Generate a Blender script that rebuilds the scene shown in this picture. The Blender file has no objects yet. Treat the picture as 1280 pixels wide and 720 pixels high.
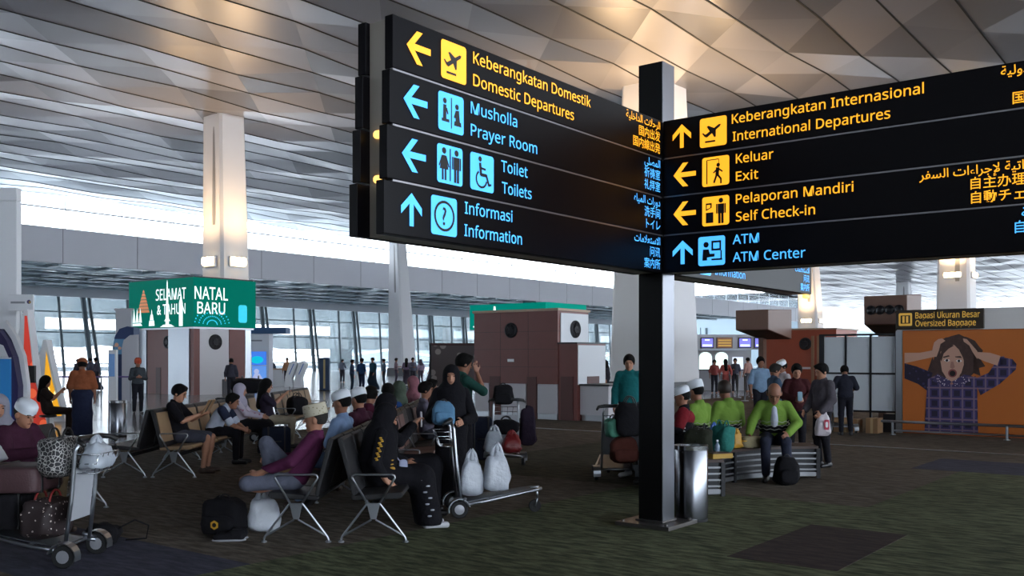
import bpy, math, random
import numpy as np
from mathutils import Vector, Matrix

S = bpy.context.scene
COL = S.collection
random.seed(7)
RNG = np.random.default_rng(7)

# ------------------------------------------------------------------ camera, world, lights, exposure
FPX, HORIZON, EYE = 1200.0, 447.0, 1.72
cam = bpy.data.objects.new('camera', bpy.data.cameras.new('camera'))
COL.objects.link(cam)
cam.location = (0, 0, EYE)
cam.rotation_euler = (math.pi / 2, 0, 0)
cam.data.sensor_width = 36.0
cam.data.lens = 36.0 * FPX / 1280.0
cam.data.shift_y = (HORIZON - 360.0) / 1280.0
cam.data.clip_end = 2000
S.camera = cam

world = bpy.data.worlds.new('overcast_sky')
S.world = world
world.use_nodes = True
wn = world.node_tree.nodes
bg = wn['Background']
bg.inputs['Color'].default_value = (0.80, 0.90, 1.0, 1)
bg.inputs['Strength'].default_value = 5.0

vs = S.view_settings
vs.view_transform = 'Standard'
vs.look = 'None'
vs.exposure = 1.2
vs.gamma = 1.0
vs.use_curve_mapping = False

# building grid: U runs along the hall (D), V across it (E)
ANG = math.atan2(0.792, 0.611)
D = Vector((math.cos(ANG), math.sin(ANG), 0))
E_ = Vector((math.sin(ANG), -math.cos(ANG), 0))
def W(u, v, z=0.0):
    return D * u + E_ * v + Vector((0, 0, z))
BROT = math.atan2(E_.y, E_.x)          # local x -> E, local y -> D
def P(px, py, Y):
    return Vector(((px - 640) / FPX * Y, Y, EYE - (py - HORIZON) / FPX * Y))
def G(px, Y, z=0.0):
    return Vector(((px - 640) / FPX * Y, Y, z))

# lamps of the hall: warm uplights on the big columns, plus an added pair out of view
def light(name, kind, loc, power, color, rot=(0, 0, 0), **kw):
    l = bpy.data.lights.new(name, kind)
    l.energy = power
    l.color = color
    for k, v in kw.items():
        setattr(l, k, v)
    o = bpy.data.objects.new(name, l)
    COL.objects.link(o)
    o.location = loc
    o.rotation_euler = rot
    return o
LAMPS = 0.7
EMIT = 0.55                            # lit signs and screens, balanced against the exposure

# ------------------------------------------------------------------ colours and materials
def lin(h):
    h = h.lstrip('#')
    return tuple((c / 12.92 if c <= 0.04045 else ((c + 0.055) / 1.055) ** 2.4)
                 for c in (int(h[i:i + 2], 16) / 255 for i in (0, 2, 4)))
MATS = {}
def mat(name, col, rough=0.6, metal=0.0, noise=0.0, nscale=8.0, bump=0.0, bscale=60.0, emit=0.0, spec=None, alpha=None, trans=0.0):
    if name in MATS:
        return MATS[name]
    m = bpy.data.materials.new(name)
    m.use_nodes = True
    nt = m.node_tree
    b = nt.nodes['Principled BSDF']
    c = lin(col) if isinstance(col, str) else col
    b.inputs['Base Color'].default_value = (*c, 1)
    b.inputs['Roughness'].default_value = rough
    b.inputs['Metallic'].default_value = metal
    if spec is not None:
        b.inputs['Specular IOR Level'].default_value = spec
    if trans:
        b.inputs['Transmission Weight'].default_value = trans
    if alpha is not None:
        b.inputs['Alpha'].default_value = alpha
    if emit:
        b.inputs['Emission Color'].default_value = (*c, 1)
        b.inputs['Emission Strength'].default_value = emit * EMIT
    if noise or bump:
        tc = nt.nodes.new('ShaderNodeTexCoord')
    if noise:
        n = nt.nodes.new('ShaderNodeTexNoise')
        n.inputs['Scale'].default_value = nscale
        n.inputs['Detail'].default_value = 4
        r = nt.nodes.new('ShaderNodeMix')
        r.data_type = 'RGBA'
        r.inputs[6].default_value = (*[x * (1 - noise) for x in c], 1)
        r.inputs[7].default_value = (*[min(1, x * (1 + noise) + 0.01 * noise) for x in c], 1)
        nt.links.new(tc.outputs['Object'], n.inputs['Vector'])
        nt.links.new(n.outputs['Fac'], r.inputs[0])
        nt.links.new(r.outputs[2], b.inputs['Base Color'])
    if bump:
        n2 = nt.nodes.new('ShaderNodeTexNoise')
        n2.inputs['Scale'].default_value = bscale
        bp = nt.nodes.new('ShaderNodeBump')
        bp.inputs['Strength'].default_value = bump
        bp.inputs['Distance'].default_value = 0.02
        nt.links.new(tc.outputs['Object'], n2.inputs['Vector'])
        nt.links.new(n2.outputs['Fac'], bp.inputs['Height'])
        nt.links.new(bp.outputs['Normal'], b.inputs['Normal'])
    MATS[name] = m
    return m
def cloth(name, col, noise=0.25, nscale=14.0):
    return mat(name, col, 0.9, 0, noise, nscale, 0.5, 22.0, spec=0.15)
def spotted(name, base, dots, scale=9.0, size=0.28, rough=0.7, kind='dots', rnd=1.0):
    """voronoi print on a cloth"""
    if name in MATS:
        return MATS[name]
    m = mat(name, base, rough)
    nt = m.node_tree
    b = nt.nodes['Principled BSDF']
    tc = nt.nodes.new('ShaderNodeTexCoord')
    v = nt.nodes.new('ShaderNodeTexVoronoi')
    v.inputs['Scale'].default_value = scale
    v.inputs['Randomness'].default_value = rnd
    if kind == 'lines':
        v.feature = 'DISTANCE_TO_EDGE'
    ramp = nt.nodes.new('ShaderNodeValToRGB')
    ramp.color_ramp.interpolation = 'CONSTANT'
    ramp.color_ramp.elements[0].color = (*lin(dots), 1)
    ramp.color_ramp.elements[1].position = size
    ramp.color_ramp.elements[1].color = (*lin(base), 1)
    nt.links.new(tc.outputs['Object'], v.inputs['Vector'])
    nt.links.new(v.outputs['Distance'], ramp.inputs['Fac'])
    nt.links.new(ramp.outputs['Color'], b.inputs['Base Color'])
    return m

# ------------------------------------------------------------------ mesh builder
class MB:
    def __init__(self):
        self.v, self.f, self.m = [], [], []
    def add(self, vs_, fs, m=0, M=None):
        o = len(self.v)
        for p in vs_:
            p = Vector(p)
            self.v.append(tuple(M @ p if M is not None else p))
        for f in fs:
            self.f.append(tuple(i + o for i in f))
            self.m.append(m)
        return self
    def box(self, c, s, m=0, M=None, rz=0.0):
        x, y, z = s[0] / 2, s[1] / 2, s[2] / 2
        R = Matrix.Translation(c) @ Matrix.Rotation(rz, 4, 'Z')
        if M is not None:
            R = M @ R
        vs_ = [(-x, -y, -z), (x, -y, -z), (x, y, -z), (-x, y, -z), (-x, -y, z), (x, -y, z), (x, y, z), (-x, y, z)]
        return self.add(vs_, [(0, 3, 2, 1), (4, 5, 6, 7), (0, 1, 5, 4), (1, 2, 6, 5), (2, 3, 7, 6), (3, 0, 4, 7)], m, R)
    def hexa(self, lo, hi, m=0, M=None):
        """4 bottom + 4 top points"""
        return self.add(list(lo) + list(hi), [(0, 3, 2, 1), (4, 5, 6, 7), (0, 1, 5, 4), (1, 2, 6, 5), (2, 3, 7, 6), (3, 0, 4, 7)], m, M)
    def prism(self, poly, z0, z1, m=0, M=None):
        n = len(poly)
        vs_ = [(x, y, z0) for x, y in poly] + [(x, y, z1) for x, y in poly]
        a = sum(poly[i][0] * poly[(i + 1) % n][1] - poly[(i + 1) % n][0] * poly[i][1] for i in range(n))
        idx = list(range(n))
        if a < 0:
            idx.reverse()
        fs = [tuple(reversed(idx)), tuple(i + n for i in idx)]
        for k in range(n):
            i, j = idx[k], idx[(k + 1) % n]
            fs.append((i, j, j + n, i + n))
        return self.add(vs_, fs, m, M)
    def tube(self, pts, r, n=8, m=0, M=None, closed=False):
        pts = [Vector(p) for p in pts]
        N = len(pts)
        rs = r if isinstance(r, (list, tuple)) else [r] * N
        vs_, fs = [], []
        up = None
        for i, p in enumerate(pts):
            if closed:
                t = (pts[(i + 1) % N] - pts[i - 1]).normalized()
            else:
                t = (pts[min(i + 1, N - 1)] - pts[max(i - 1, 0)]).normalized()
            if up is None:
                up = Vector((0, 0, 1)) if abs(t.z) < 0.9 else Vector((1, 0, 0))
            up = (up - t * up.dot(t))
            up = up.normalized() if up.length > 1e-6 else t.orthogonal().normalized()
            s = t.cross(up)
            for k in range(n):
                a = 2 * math.pi * k / n
                vs_.append(p + (up * math.cos(a) + s * math.sin(a)) * rs[i])
        for i in range(N if closed else N - 1):
            j = (i + 1) % N
            for k in range(n):
                l = (k + 1) % n
                fs.append((i * n + k, i * n + l, j * n + l, j * n + k))
        if not closed:
            fs.append(tuple(reversed(range(n))))
            fs.append(tuple((N - 1) * n + k for k in range(n)))
        return self.add(vs_, fs, m, M)
    def lathe(self, prof, n=20, m=0, M=None):
        vs_, fs = [], []
        for r, z in prof:
            for k in range(n):
                a = 2 * math.pi * k / n
                vs_.append((r * math.cos(a), r * math.sin(a), z))
        for i in range(len(prof) - 1):
            for k in range(n):
                l = (k + 1) % n
                fs.append((i * n + k, i * n + l, (i + 1) * n + l, (i + 1) * n + k))
        fs.append(tuple(reversed(range(n))))
        fs.append(tuple((len(prof) - 1) * n + k for k in range(n)))
        return self.add(vs_, fs, m, M)
    def soft(self, c, s, e=0.55, seed=0, wr=0.03, n=20, m=0, M=None, taper=0.0, rz=0.0, sag=0.0):
        """soft lumpy box (super-ellipsoid with wrinkles); s = full sizes"""
        rg = np.random.default_rng(seed + 11)
        ph = rg.uniform(0, 6.28, 9)
        fr = rg.uniform(1.5, 4.5, 9)
        sp = lambda a: math.copysign(abs(a) ** e, a)
        R = Matrix.Translation(c) @ Matrix.Rotation(rz, 4, 'Z')
        if M is not None:
            R = M @ R
        vs_, fs = [], []
        nl = n // 2
        for i in range(nl + 1):
            th = -math.pi / 2 + math.pi * i / nl
            for k in range(n):
                a = 2 * math.pi * k / n
                x = sp(math.cos(th)) * sp(math.cos(a))
                y = sp(math.cos(th)) * sp(math.sin(a))
                z = sp(math.sin(th))
                w = 1 + wr * sum(math.sin(fr[q] * (x, y, z)[q % 3] * 2.2 + (y, z, x)[q % 3] * fr[-q - 1] + ph[q]) for q in range(6))
                tp = 1 - taper * (z + 1) / 2
                vs_.append((x * s[0] / 2 * w * tp, y * s[1] / 2 * w * tp, (z * w if z > -0.9 else z) * s[2] / 2 - sag * (x * x + y * y) * s[2] * 0.1))
        for i in range(nl):
            for k in range(n):
                l = (k + 1) % n
                fs.append((i * n + k, i * n + l, (i + 1) * n + l, (i + 1) * n + k))
        return self.add(vs_, fs, m, R)
    def build(self, name, mats, parent=None, smooth=False, bevel=0.0, loc=None, rz=0.0, sub=0):
        me = bpy.data.meshes.new(name)
        me.from_pydata(self.v, [], self.f)
        for mm in (mats if isinstance(mats, (list, tuple)) else [mats]):
            me.materials.append(mm)
        me.polygons.foreach_set('material_index', self.m)
        if smooth:
            me.polygons.foreach_set('use_smooth', [True] * len(self.f))
            if smooth == 'auto':
                me.set_sharp_from_angle(angle=math.radians(40))
        me.update()
        o = bpy.data.objects.new(name, me)
        COL.objects.link(o)
        if parent is not None:
            o.parent = parent
        if loc is not None:
            o.location = loc
        o.rotation_euler.z = rz
        if bevel:
            b = o.modifiers.new('edge', 'BEVEL')
            b.width = bevel
            b.segments = 2
            b.limit_method = 'ANGLE'
        if sub:
            b = o.modifiers.new('smooth', 'SUBSURF')
            b.levels = b.render_levels = sub
        return o
def thing(name, label, cat, loc=(0, 0, 0), rz=0.0, group=None):
    o = bpy.data.objects.new(name, None)
    o.empty_display_size = 0.2
    COL.objects.link(o)
    o.location = loc
    o.rotation_euler.z = rz
    return tag(o, label, cat, group)
def tag(o, label, cat, group=None, kind=None):
    o['label'] = label
    o['category'] = cat
    if group:
        o['group'] = group
    if kind:
        o['kind'] = kind
    return o
def struct(o, label=None):
    o['kind'] = 'structure'
    if label:
        o['label'] = label
    return o
def copy_tree(o, loc=None, rz=None, label=None, parent=None, group=None):
    c = o.copy()
    COL.objects.link(c)
    if parent is not None:
        c.parent = parent
    for ch in o.children:
        copy_tree(ch, parent=c)
    if loc is not None:
        c.location = loc
    if rz is not None:
        c.rotation_euler.z = rz
    if label:
        c['label'] = label
    if group:
        c['group'] = group
    return c

# ------------------------------------------------------------------ lettering
def sans(s):
    out = ''
    for ch in s:
        if 'A' <= ch <= 'Z':
            out += chr(0x1D5A0 + ord(ch) - 65)
        elif 'a' <= ch <= 'z':
            out += chr(0x1D5BA + ord(ch) - 97)
        else:
            out += ch
    return out
AR = {'ا': (0xFE8D, 2), 'آ': (0xFE81, 2), 'إ': (0xFE87, 2), 'ب': (0xFE8F, 4), 'ة': (0xFE93, 2), 'ت': (0xFE95, 4), 'ج': (0xFE9D, 4),
      'ح': (0xFEA1, 4), 'خ': (0xFEA5, 4), 'د': (0xFEA9, 2), 'ذ': (0xFEAB, 2), 'ر': (0xFEAD, 2), 'س': (0xFEB1, 4), 'ص': (0xFEB9, 4),
      'ع': (0xFEC9, 4), 'ف': (0xFED1, 4), 'ق': (0xFED5, 4), 'ل': (0xFEDD, 4), 'م': (0xFEE1, 4), 'ن': (0xFEE5, 4), 'ه': (0xFEE9, 4),
      'و': (0xFEED, 2), 'ى': (0xFEEF, 2), 'ي': (0xFEF1, 4), 'ط': (0xFEC1, 4)}
def arabic(s):
    out = []
    i = 0
    prev = False
    while i < len(s):
        ch = s[i]
        if ch not in AR:
            out.append(ch)
            prev = False
            i += 1
            continue
        if ch == 'ل' and i + 1 < len(s) and s[i + 1] in 'اإ':
            b = 0xFEFB if s[i + 1] == 'ا' else 0xFEF9
            out.append(chr(b + (1 if prev else 0)))
            prev = False
            i += 2
            continue
        b, n = AR[ch]
        nxt = i + 1 < len(s) and s[i + 1] in AR
        if n == 4:
            out.append(chr(b + (3 if prev and nxt else 1 if prev else 2 if nxt else 0)))
            prev = True
        else:
            out.append(chr(b + (1 if prev else 0)))
            prev = False
        i += 1
    return ''.join(reversed(out))
def text_into(mb, s, x, y, size, M, m=0, align='L', width=None, bold=0.0, lift=0.004):
    """adds flat lettering (x right, y up in the plane M) to a mesh builder; size = em height"""
    c = bpy.data.curves.new('lettering', 'FONT')
    c.body = s
    c.size = 1.0
    c.offset = bold
    c.resolution_u = 3
    o = bpy.data.objects.new('lettering', c)
    me = bpy.data.meshes.new_from_object(o)
    vs_ = [v.co.copy() for v in me.vertices]
    fs = [tuple(p.vertices) for p in me.polygons]
    bpy.data.objects.remove(o)
    bpy.data.curves.remove(c)
    bpy.data.meshes.remove(me)
    if not vs_:
        return mb
    x0 = min(v.x for v in vs_)
    x1 = max(v.x for v in vs_)
    k = width / ((x1 - x0)) if width else size
    ox = {'L': -x0, 'R': -x1, 'C': -(x0 + x1) / 2}[align]
    return mb.add([((v.x + ox) * k + x, v.y * size + y, lift) for v in vs_], fs, m, M)
def flat(mb, poly, M, m=0, lift=0.003):
    a = sum(poly[i][0] * poly[(i + 1) % len(poly)][1] - poly[(i + 1) % len(poly)][0] * poly[i][1] for i in range(len(poly)))
    p = poly if a > 0 else list(reversed(poly))
    return mb.add([(x, y, lift) for x, y in p], [tuple(range(len(p)))], m, M)
def disc(cx, cy, r, n=20, ry=None):
    ry = r if ry is None else ry
    return [(cx + r * math.cos(2 * math.pi * k / n), cy + ry * math.sin(2 * math.pi * k / n)) for k in range(n)]
def rrect(x0, y0, x1, y1, r, n=4):
    out = []
    for cx, cy, a0 in ((x1 - r, y1 - r, 0), (x0 + r, y1 - r, 90), (x0 + r, y0 + r, 180), (x1 - r, y0 + r, 270)):
        for k in range(n + 1):
            a = math.radians(a0 + 90 * k / n)
            out.append((cx + r * math.cos(a), cy + r * math.sin(a)))
    return out
def plane(origin, xdir):
    """matrix: x along xdir, y up, z out of the face"""
    X = Vector(xdir).normalized()
    Y = Vector((0, 0, 1))
    Z = X.cross(Y)
    return Matrix(((X.x, Y.x, Z.x, origin[0]), (X.y, Y.y, Z.y, origin[1]), (X.z, Y.z, Z.z, origin[2]), (0, 0, 0, 1)))
LX = plane((0, 0, 0), (1, 0, 0))

# ------------------------------------------------------------------ the setting
STEEL = mat('brushed_steel', '#94989e', 0.28, 1.0, 0.06, 30)
CHROME = mat('polished_metal', '#c9ccd0', 0.18, 1.0)
ALU = mat('satin_aluminium', '#a9adb3', 0.38, 1.0)
BLACK = mat('black_plastic', '#131316', 0.45)
RUBBER = mat('rubber', '#1a1a1c', 0.8)
WHITE = mat('white_paint', '#dcdde2', 0.5)
GREYW = mat('pale_grey_paint', '#b4b5bd', 0.55, noise=0.05, nscale=0.4)
MAROON = mat('red_brown_panel', '#6d3a35', 0.45, noise=0.10, nscale=2.5)
DARKM = mat('dark_metal', '#1b1b20', 0.4, 0.3)

def carpet(name, base, fleck, amount=0.45, fscale=1.0):
    """loop pile with short dark flecks that run across the hall"""
    m = bpy.data.materials.new(name)
    m.use_nodes = True
    nt = m.node_tree
    N, L = nt.nodes, nt.links
    b = N['Principled BSDF']
    b.inputs['Roughness'].default_value = 0.95
    b.inputs['Specular IOR Level'].default_value = 0.1
    tc = N.new('ShaderNodeTexCoord')
    mp = N.new('ShaderNodeMapping')
    mp.inputs['Scale'].default_value = (2.2 * fscale, 9.0 * fscale, 1)
    mp.inputs['Rotation'].default_value = (0, 0, BROT)
    n1 = N.new('ShaderNodeTexNoise')
    n1.inputs['Scale'].default_value = 1.6
    n1.inputs['Detail'].default_value = 5
    n1.inputs['Roughness'].default_value = 0.65
    ramp = N.new('ShaderNodeValToRGB')
    ramp.color_ramp.elements[0].position = 0.40
    ramp.color_ramp.elements[0].color = (*lin(fleck), 1)
    ramp.color_ramp.elements[1].position = 0.40 + 0.25
    ramp.color_ramp.elements[1].color = (*lin(base), 1)
    n2 = N.new('ShaderNodeTexNoise')
    n2.inputs['Scale'].default_value = 0.35
    n2.inputs['Detail'].default_value = 2
    mix = N.new('ShaderNodeMix')
    mix.data_type = 'RGBA'
    mix.blend_type = 'OVERLAY'
    mix.inputs[0].default_value = amount
    bmp = N.new('ShaderNodeBump')
    bmp.inputs['Strength'].default_value = 0.4
    bmp.inputs['Distance'].default_value = 0.01
    nb = N.new('ShaderNodeTexNoise')
    nb.inputs['Scale'].default_value = 120
    L.new(tc.outputs['Object'], mp.inputs['Vector'])
    L.new(mp.outputs['Vector'], n1.inputs['Vector'])
    L.new(n1.outputs['Fac'], ramp.inputs['Fac'])
    L.new(tc.outputs['Object'], n2.inputs['Vector'])
    L.new(ramp.outputs['Color'], mix.inputs[6])
    L.new(n2.outputs['Fac'], mix.inputs[7])
    L.new(mix.outputs[2], b.inputs['Base Color'])
    L.new(tc.outputs['Object'], nb.inputs['Vector'])
    L.new(nb.outputs['Fac'], bmp.inputs['Height'])
    L.new(bmp.outputs['Normal'], b.inputs['Normal'])
    return m
CARPET = carpet('carpet_brown', '#736960', '#4d463d')
CARPETG = carpet('carpet_green', '#71755a', '#3e4334', 0.45)
CARPETD = carpet('carpet_dark', '#4d4340', '#3b3434')
CARPETB = carpet('carpet_blue', '#4f4f5e', '#3c3c48')
CARPETO = carpet('carpet_olive', '#5c594a', '#3c3a32')

def tile_material():
    m = mat('polished_floor_tile', '#9a9ba0', 0.16, spec=0.6)
    nt = m.node_tree
    b = nt.nodes['Principled BSDF']
    tc = nt.nodes.new('ShaderNodeTexCoord')
    br = nt.nodes.new('ShaderNodeTexBrick')
    br.offset = 0
    br.inputs['Scale'].default_value = 1.0
    br.inputs['Brick Width'].default_value = 1.2
    br.inputs['Row Height'].default_value = 1.2
    br.inputs['Mortar Size'].default_value = 0.008
    br.inputs['Color1'].default_value = (*lin('#8f9096'), 1)
    br.inputs['Color2'].default_value = (*lin('#a4a5a9'), 1)
    br.inputs['Mortar'].default_value = (*lin('#5c5d62'), 1)
    nt.links.new(tc.outputs['Object'], br.inputs['Vector'])
    nt.links.new(br.outputs['Color'], b.inputs['Base Color'])
    return m
TILE = tile_material()

VT = -18.0
f = MB()
f.box((12.0, 120, -0.1), (60.0, 380, 0.2))             # x = v, y = u
fl = f.build('floor', CARPET, rz=BROT)
struct(fl, 'dark patterned carpet floor of the departure hall')
for name_, m_, u0, u1, v0, v1, lab in (
        ('floor_inlay', CARPETG, -6.0, 11.2, -6.6, 9.0, 'green flecked carpet field around the sign post'),
        ('floor_inlay', CARPETG, 11.2, 15.6, -3.5, 9.0, 'green flecked carpet field on the right'),
        ('floor_inlay', CARPETO, 11.2, 18.8, -10.5, -6.6, 'olive carpet field behind the curved bench'),
        ('floor_inlay', CARPETB, 15.6, 17.4, -4.2, 6.0, 'blue grey carpet band on the right'),
        ('floor_inlay', CARPETB, 3.6, 5.0, -9.6, -6.6, 'blue grey carpet band at the foot of the near seats'),
        ('floor_inlay', CARPETB, 4.4, 5.7, -13.6, -10.9, 'blue grey carpet band left of the near seats'),
        ('floor_inlay', CARPETD, 12.4, 14.0, -7.9, -6.6, 'dark carpet field beyond the bin')):
    f = MB()
    f.box(((v0 + v1) / 2, (u0 + u1) / 2, 0.001), (v1 - v0, u1 - u0, 0.002))
    struct(f.build(name_, m_, rz=BROT), lab)
f = MB()
f.box((-3.12, 8.7, 0.002), (0.95, 2.0, 0.004))
struct(f.build('floor_inlay', CARPETD, rz=BROT), 'dark brown carpet patch in front on the right')
f = MB()
f.box(((VT - 110) / 2, 120, -0.1), (110 + VT, 380, 0.2))
struct(f.build('floor_tile', TILE, rz=BROT), 'shiny grey tile floor beyond the carpet')
f = MB()
f.box((-3, 18.9, 0.004), (30, 0.10, 0.008))
struct(f.build('trim_1', ALU, rz=BROT), 'pale metal strip across the carpet')

# ceiling of folded triangular metal panels in long strips
def ceiling_material():
    m = mat('folded_metal_panel', '#a3a09c', 0.30, 0.40)
    nt = m.node_tree
    N, L = nt.nodes, nt.links
    b = N['Principled BSDF']
    g = N.new('ShaderNodeNewGeometry')
    ramp = N.new('ShaderNodeValToRGB')
    ramp.color_ramp.elements[0].color = (*lin('#69696f'), 1)
    ramp.color_ramp.elements[1].color = (*lin('#a6a5ad'), 1)
    L.new(g.outputs['Random Per Island'], ramp.inputs['Fac'])  # random tone per panel, painted in for the shading of tilted facets
    L.new(ramp.outputs['Color'], b.inputs['Base Color'])
    return m
CEILM = ceiling_material()
ZC = 13.3
def ceiling():
    """one folded skin: rows of nodes share their heights with the next strip, dark seams follow each row"""
    mb = MB()
    Lk, w = 4.4, 2.1
    v0 = -203.0
    nrow = int((44 - v0) / w)
    rg = np.random.default_rng(5)
    H = rg.choice([0.0, 0.07, 0.15, 0.22], size=(nrow + 2, 200))
    for j in range(nrow):
        ulo, uhi = (-45, 330) if v0 + j * w > -70 else (184, 680)
        k0 = -16
        nd = lambda r, k: (v0 + r * w, (k + 0.5 * (r % 2)) * Lk, ZC + H[r, k - k0])
        for k in range(int(ulo / Lk), int(uhi / Lk)):
            A, A1, B, B1 = nd(j, k), nd(j, k + 1), nd(j + 1, k), nd(j + 1, k + 1)
            tris = ((A, A1, B), (A1, B1, B)) if j % 2 == 0 else ((A, B1, B), (A, A1, B1))
            for t in tris:
                mb.add(t, [(0, 1, 2)])
            mb.hexa([(A[0] - .03, A[1], A[2] - .02), (A[0] + .03, A[1], A[2] - .02), (A1[0] + .03, A1[1], A1[2] - .02), (A1[0] - .03, A1[1], A1[2] - .02)],
                    [(A[0] - .03, A[1], A[2] + .01), (A[0] + .03, A[1], A[2] + .01), (A1[0] + .03, A1[1], A1[2] + .01), (A1[0] - .03, A1[1], A1[2] + .01)], 1)
    o = mb.build('ceiling', [CEILM, mat('seam_dark', '#141416', 0.7)], rz=BROT)
    struct(o, 'folded metal panel ceiling in long strips with dark seams')
ceiling()
f = MB()
f.box((-14, 140, ZC + 1.35), (116, 390, 0.3))
f.box((-137, 440, ZC + 1.35), (134, 512, 0.3))
struct(f.build('roof', mat('dark_void', '#0d0d0f', 0.9), rz=BROT), 'dark roof deck above the ceiling panels')

f = MB()
f.box((-10, -44.5, 6.0), (120, 0.4, 12.0))
struct(f.build('wall_back', mat('wall_rear_grey', '#77757a', 0.7), rz=BROT), 'grey rear wall of the hall behind the viewer')
f = MB()
f.box((43.5, 140, 2.2), (0.4, 370, 4.4))
struct(f.build('wall_right', MATS['wall_rear_grey'], rz=BROT), 'grey wall along the right side of the hall')

f = MB()
f.box((-80, 440, 6.9), (250, 0.5, 13.8))
f.box((-137.5, 186.5, 6.6), (134, 0.5, 13.2))  # added cross wall, keeps daylight off the far ceiling
f.box((-204, 315, 6.6), (0.5, 256, 13.2))  # added side wall, closes the same space to daylight
struct(f.build('wall_end', mat('wall_far_silver', '#66747d', 0.6), rz=BROT), 'silvery far end wall of the hall, with unseen walls added against daylight')

# mezzanine parapet, clerestory, glass wall
VW = -69.8
f = MB()
f.box((VW - 0.2, 67, (8.7 + 11.3) / 2), (0.4, 234, 2.6))
for k in range(-8, 31):
    f.box((VW + 0.006, k * 6.0, 10.0), (0.02, 0.04, 2.56), 1)
struct(f.build('wall_left', [mat('parapet_panel', '#c4c4cc', 0.45, noise=0.04, nscale=0.3), mat('joint', '#77777e', 0.6)], rz=BROT),
       'long pale grey parapet above the glass wall')
f = MB()
f.box((VW - 11.4, 55, 8.75), (22.4, 210, 0.1))
for k in range(-12, 40):
    f.box((VW - 11.4, k * 4.0, 8.62), (22.0, 0.25, 0.16), 1)
for k in range(5):
    f.box((VW - 2.5 - k * 4.5, 55, 8.55), (0.3, 210, 0.22), 1)
struct(f.build('trim_2', [mat('soffit_metal', '#a9b8c0', 0.2, 0.5), mat('soffit_beam', '#7f8d95', 0.4, 0.3)], rz=BROT), 'metal soffit under the mezzanine')
f = MB()
f.box((VW - 1.2, 67, 12.9), (0.1, 234, 0.12))
for k in range(-9, 40):
    f.box((VW - 1.2, k * 4.6, 12.4), (0.06, 0.07, 2.4))
struct(f.build('window_1', mat('white_mullion', '#c6cbd2', 0.5), rz=BROT), 'clerestory window band under the roof')
GLASS = mat('window_pane', (0.86, 0.93, 0.95), 0.02, alpha=0.16, spec=0.5)
f = MB()
f.box((VW - 1.26, 67, 12.4), (0.02, 234, 2.4))
struct(f.build('window_pane', GLASS, rz=BROT))
VG = -92.0
f = MB()
f.box((VG + 0.2, 55, 8.1), (0.9, 230, 0.9))
struct(f.build('trim_3', mat('beam_grey', '#8d9299', 0.45), rz=BROT), 'grey beam along the head of the glass wall')
GM = mat('mullion_grey_green', '#39454c', 0.45, 0.2)
f = MB()
for k in range(-8, 31):
    u = k * 7.2
    # raking pairs of struts
    f.tube([(VG, u, 0), (VG + 0.4, u - 1.2, 8.0)], 0.25, 6)
    f.tube([(VG - 0.1, u + 0.9, 0), (VG + 0.4, u - 0.6, 8.0)], 0.17, 6)
    f.tube([(VG, u + 4.4, 0), (VG + 0.3, u + 3.6, 8.0)], 0.14, 6)
for z in (1.1, 4.2, 6.2):
    f.box((VG, 55, z), (0.12, 230, 0.12))
struct(f.build('window_2', GM, rz=BROT), 'raking mullions of the tall glass wall')
f = MB()
f.box((VG - 0.3, 55, 4), (0.03, 230, 8))
struct(f.build('window_pane', GLASS, rz=BROT))
# outside: forecourt, canopy, big concrete piers
f = MB()
f.box((-165, 55, -0.15), (146, 460, 0.2))
struct(f.build('ground', mat('concrete_forecourt', '#a9acb0', 0.8), rz=BROT), 'pale concrete forecourt outside the glass')
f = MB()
TEAL = mat('canopy_teal_shaded', '#26343a', 0.5)  # teal darkened to stand in for the shade of a backlit canopy
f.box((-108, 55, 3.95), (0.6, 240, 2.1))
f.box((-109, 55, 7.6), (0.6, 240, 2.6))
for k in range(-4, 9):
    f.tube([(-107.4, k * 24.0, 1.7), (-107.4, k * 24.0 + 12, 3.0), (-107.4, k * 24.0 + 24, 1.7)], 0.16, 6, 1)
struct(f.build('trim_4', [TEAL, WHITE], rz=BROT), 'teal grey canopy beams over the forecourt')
f = MB()
for k in range(-4, 9):
    f.box((-98, k * 21.0 + 5, 4.0), (1.6, 2.6, 8.0))
struct(f.build('trim_5', mat('pier_teal', '#2c3a40', 0.6), rz=BROT), 'teal grey piers outside the glass wall')
f = MB()
for k in range(-20, 70):
    f.box((-110, k * 3.0, 0.5), (0.06, 0.08, 1.0))
f.box((-110, 55, 1.0), (0.08, 240, 0.08))
f.box((-110, 55, 0.35), (0.05, 240, 0.5), 1)
struct(f.build('trim_6', [GM, mat('kerb_grey', '#6b7378', 0.7)], rz=BROT), 'low railing along the forecourt')

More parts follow.
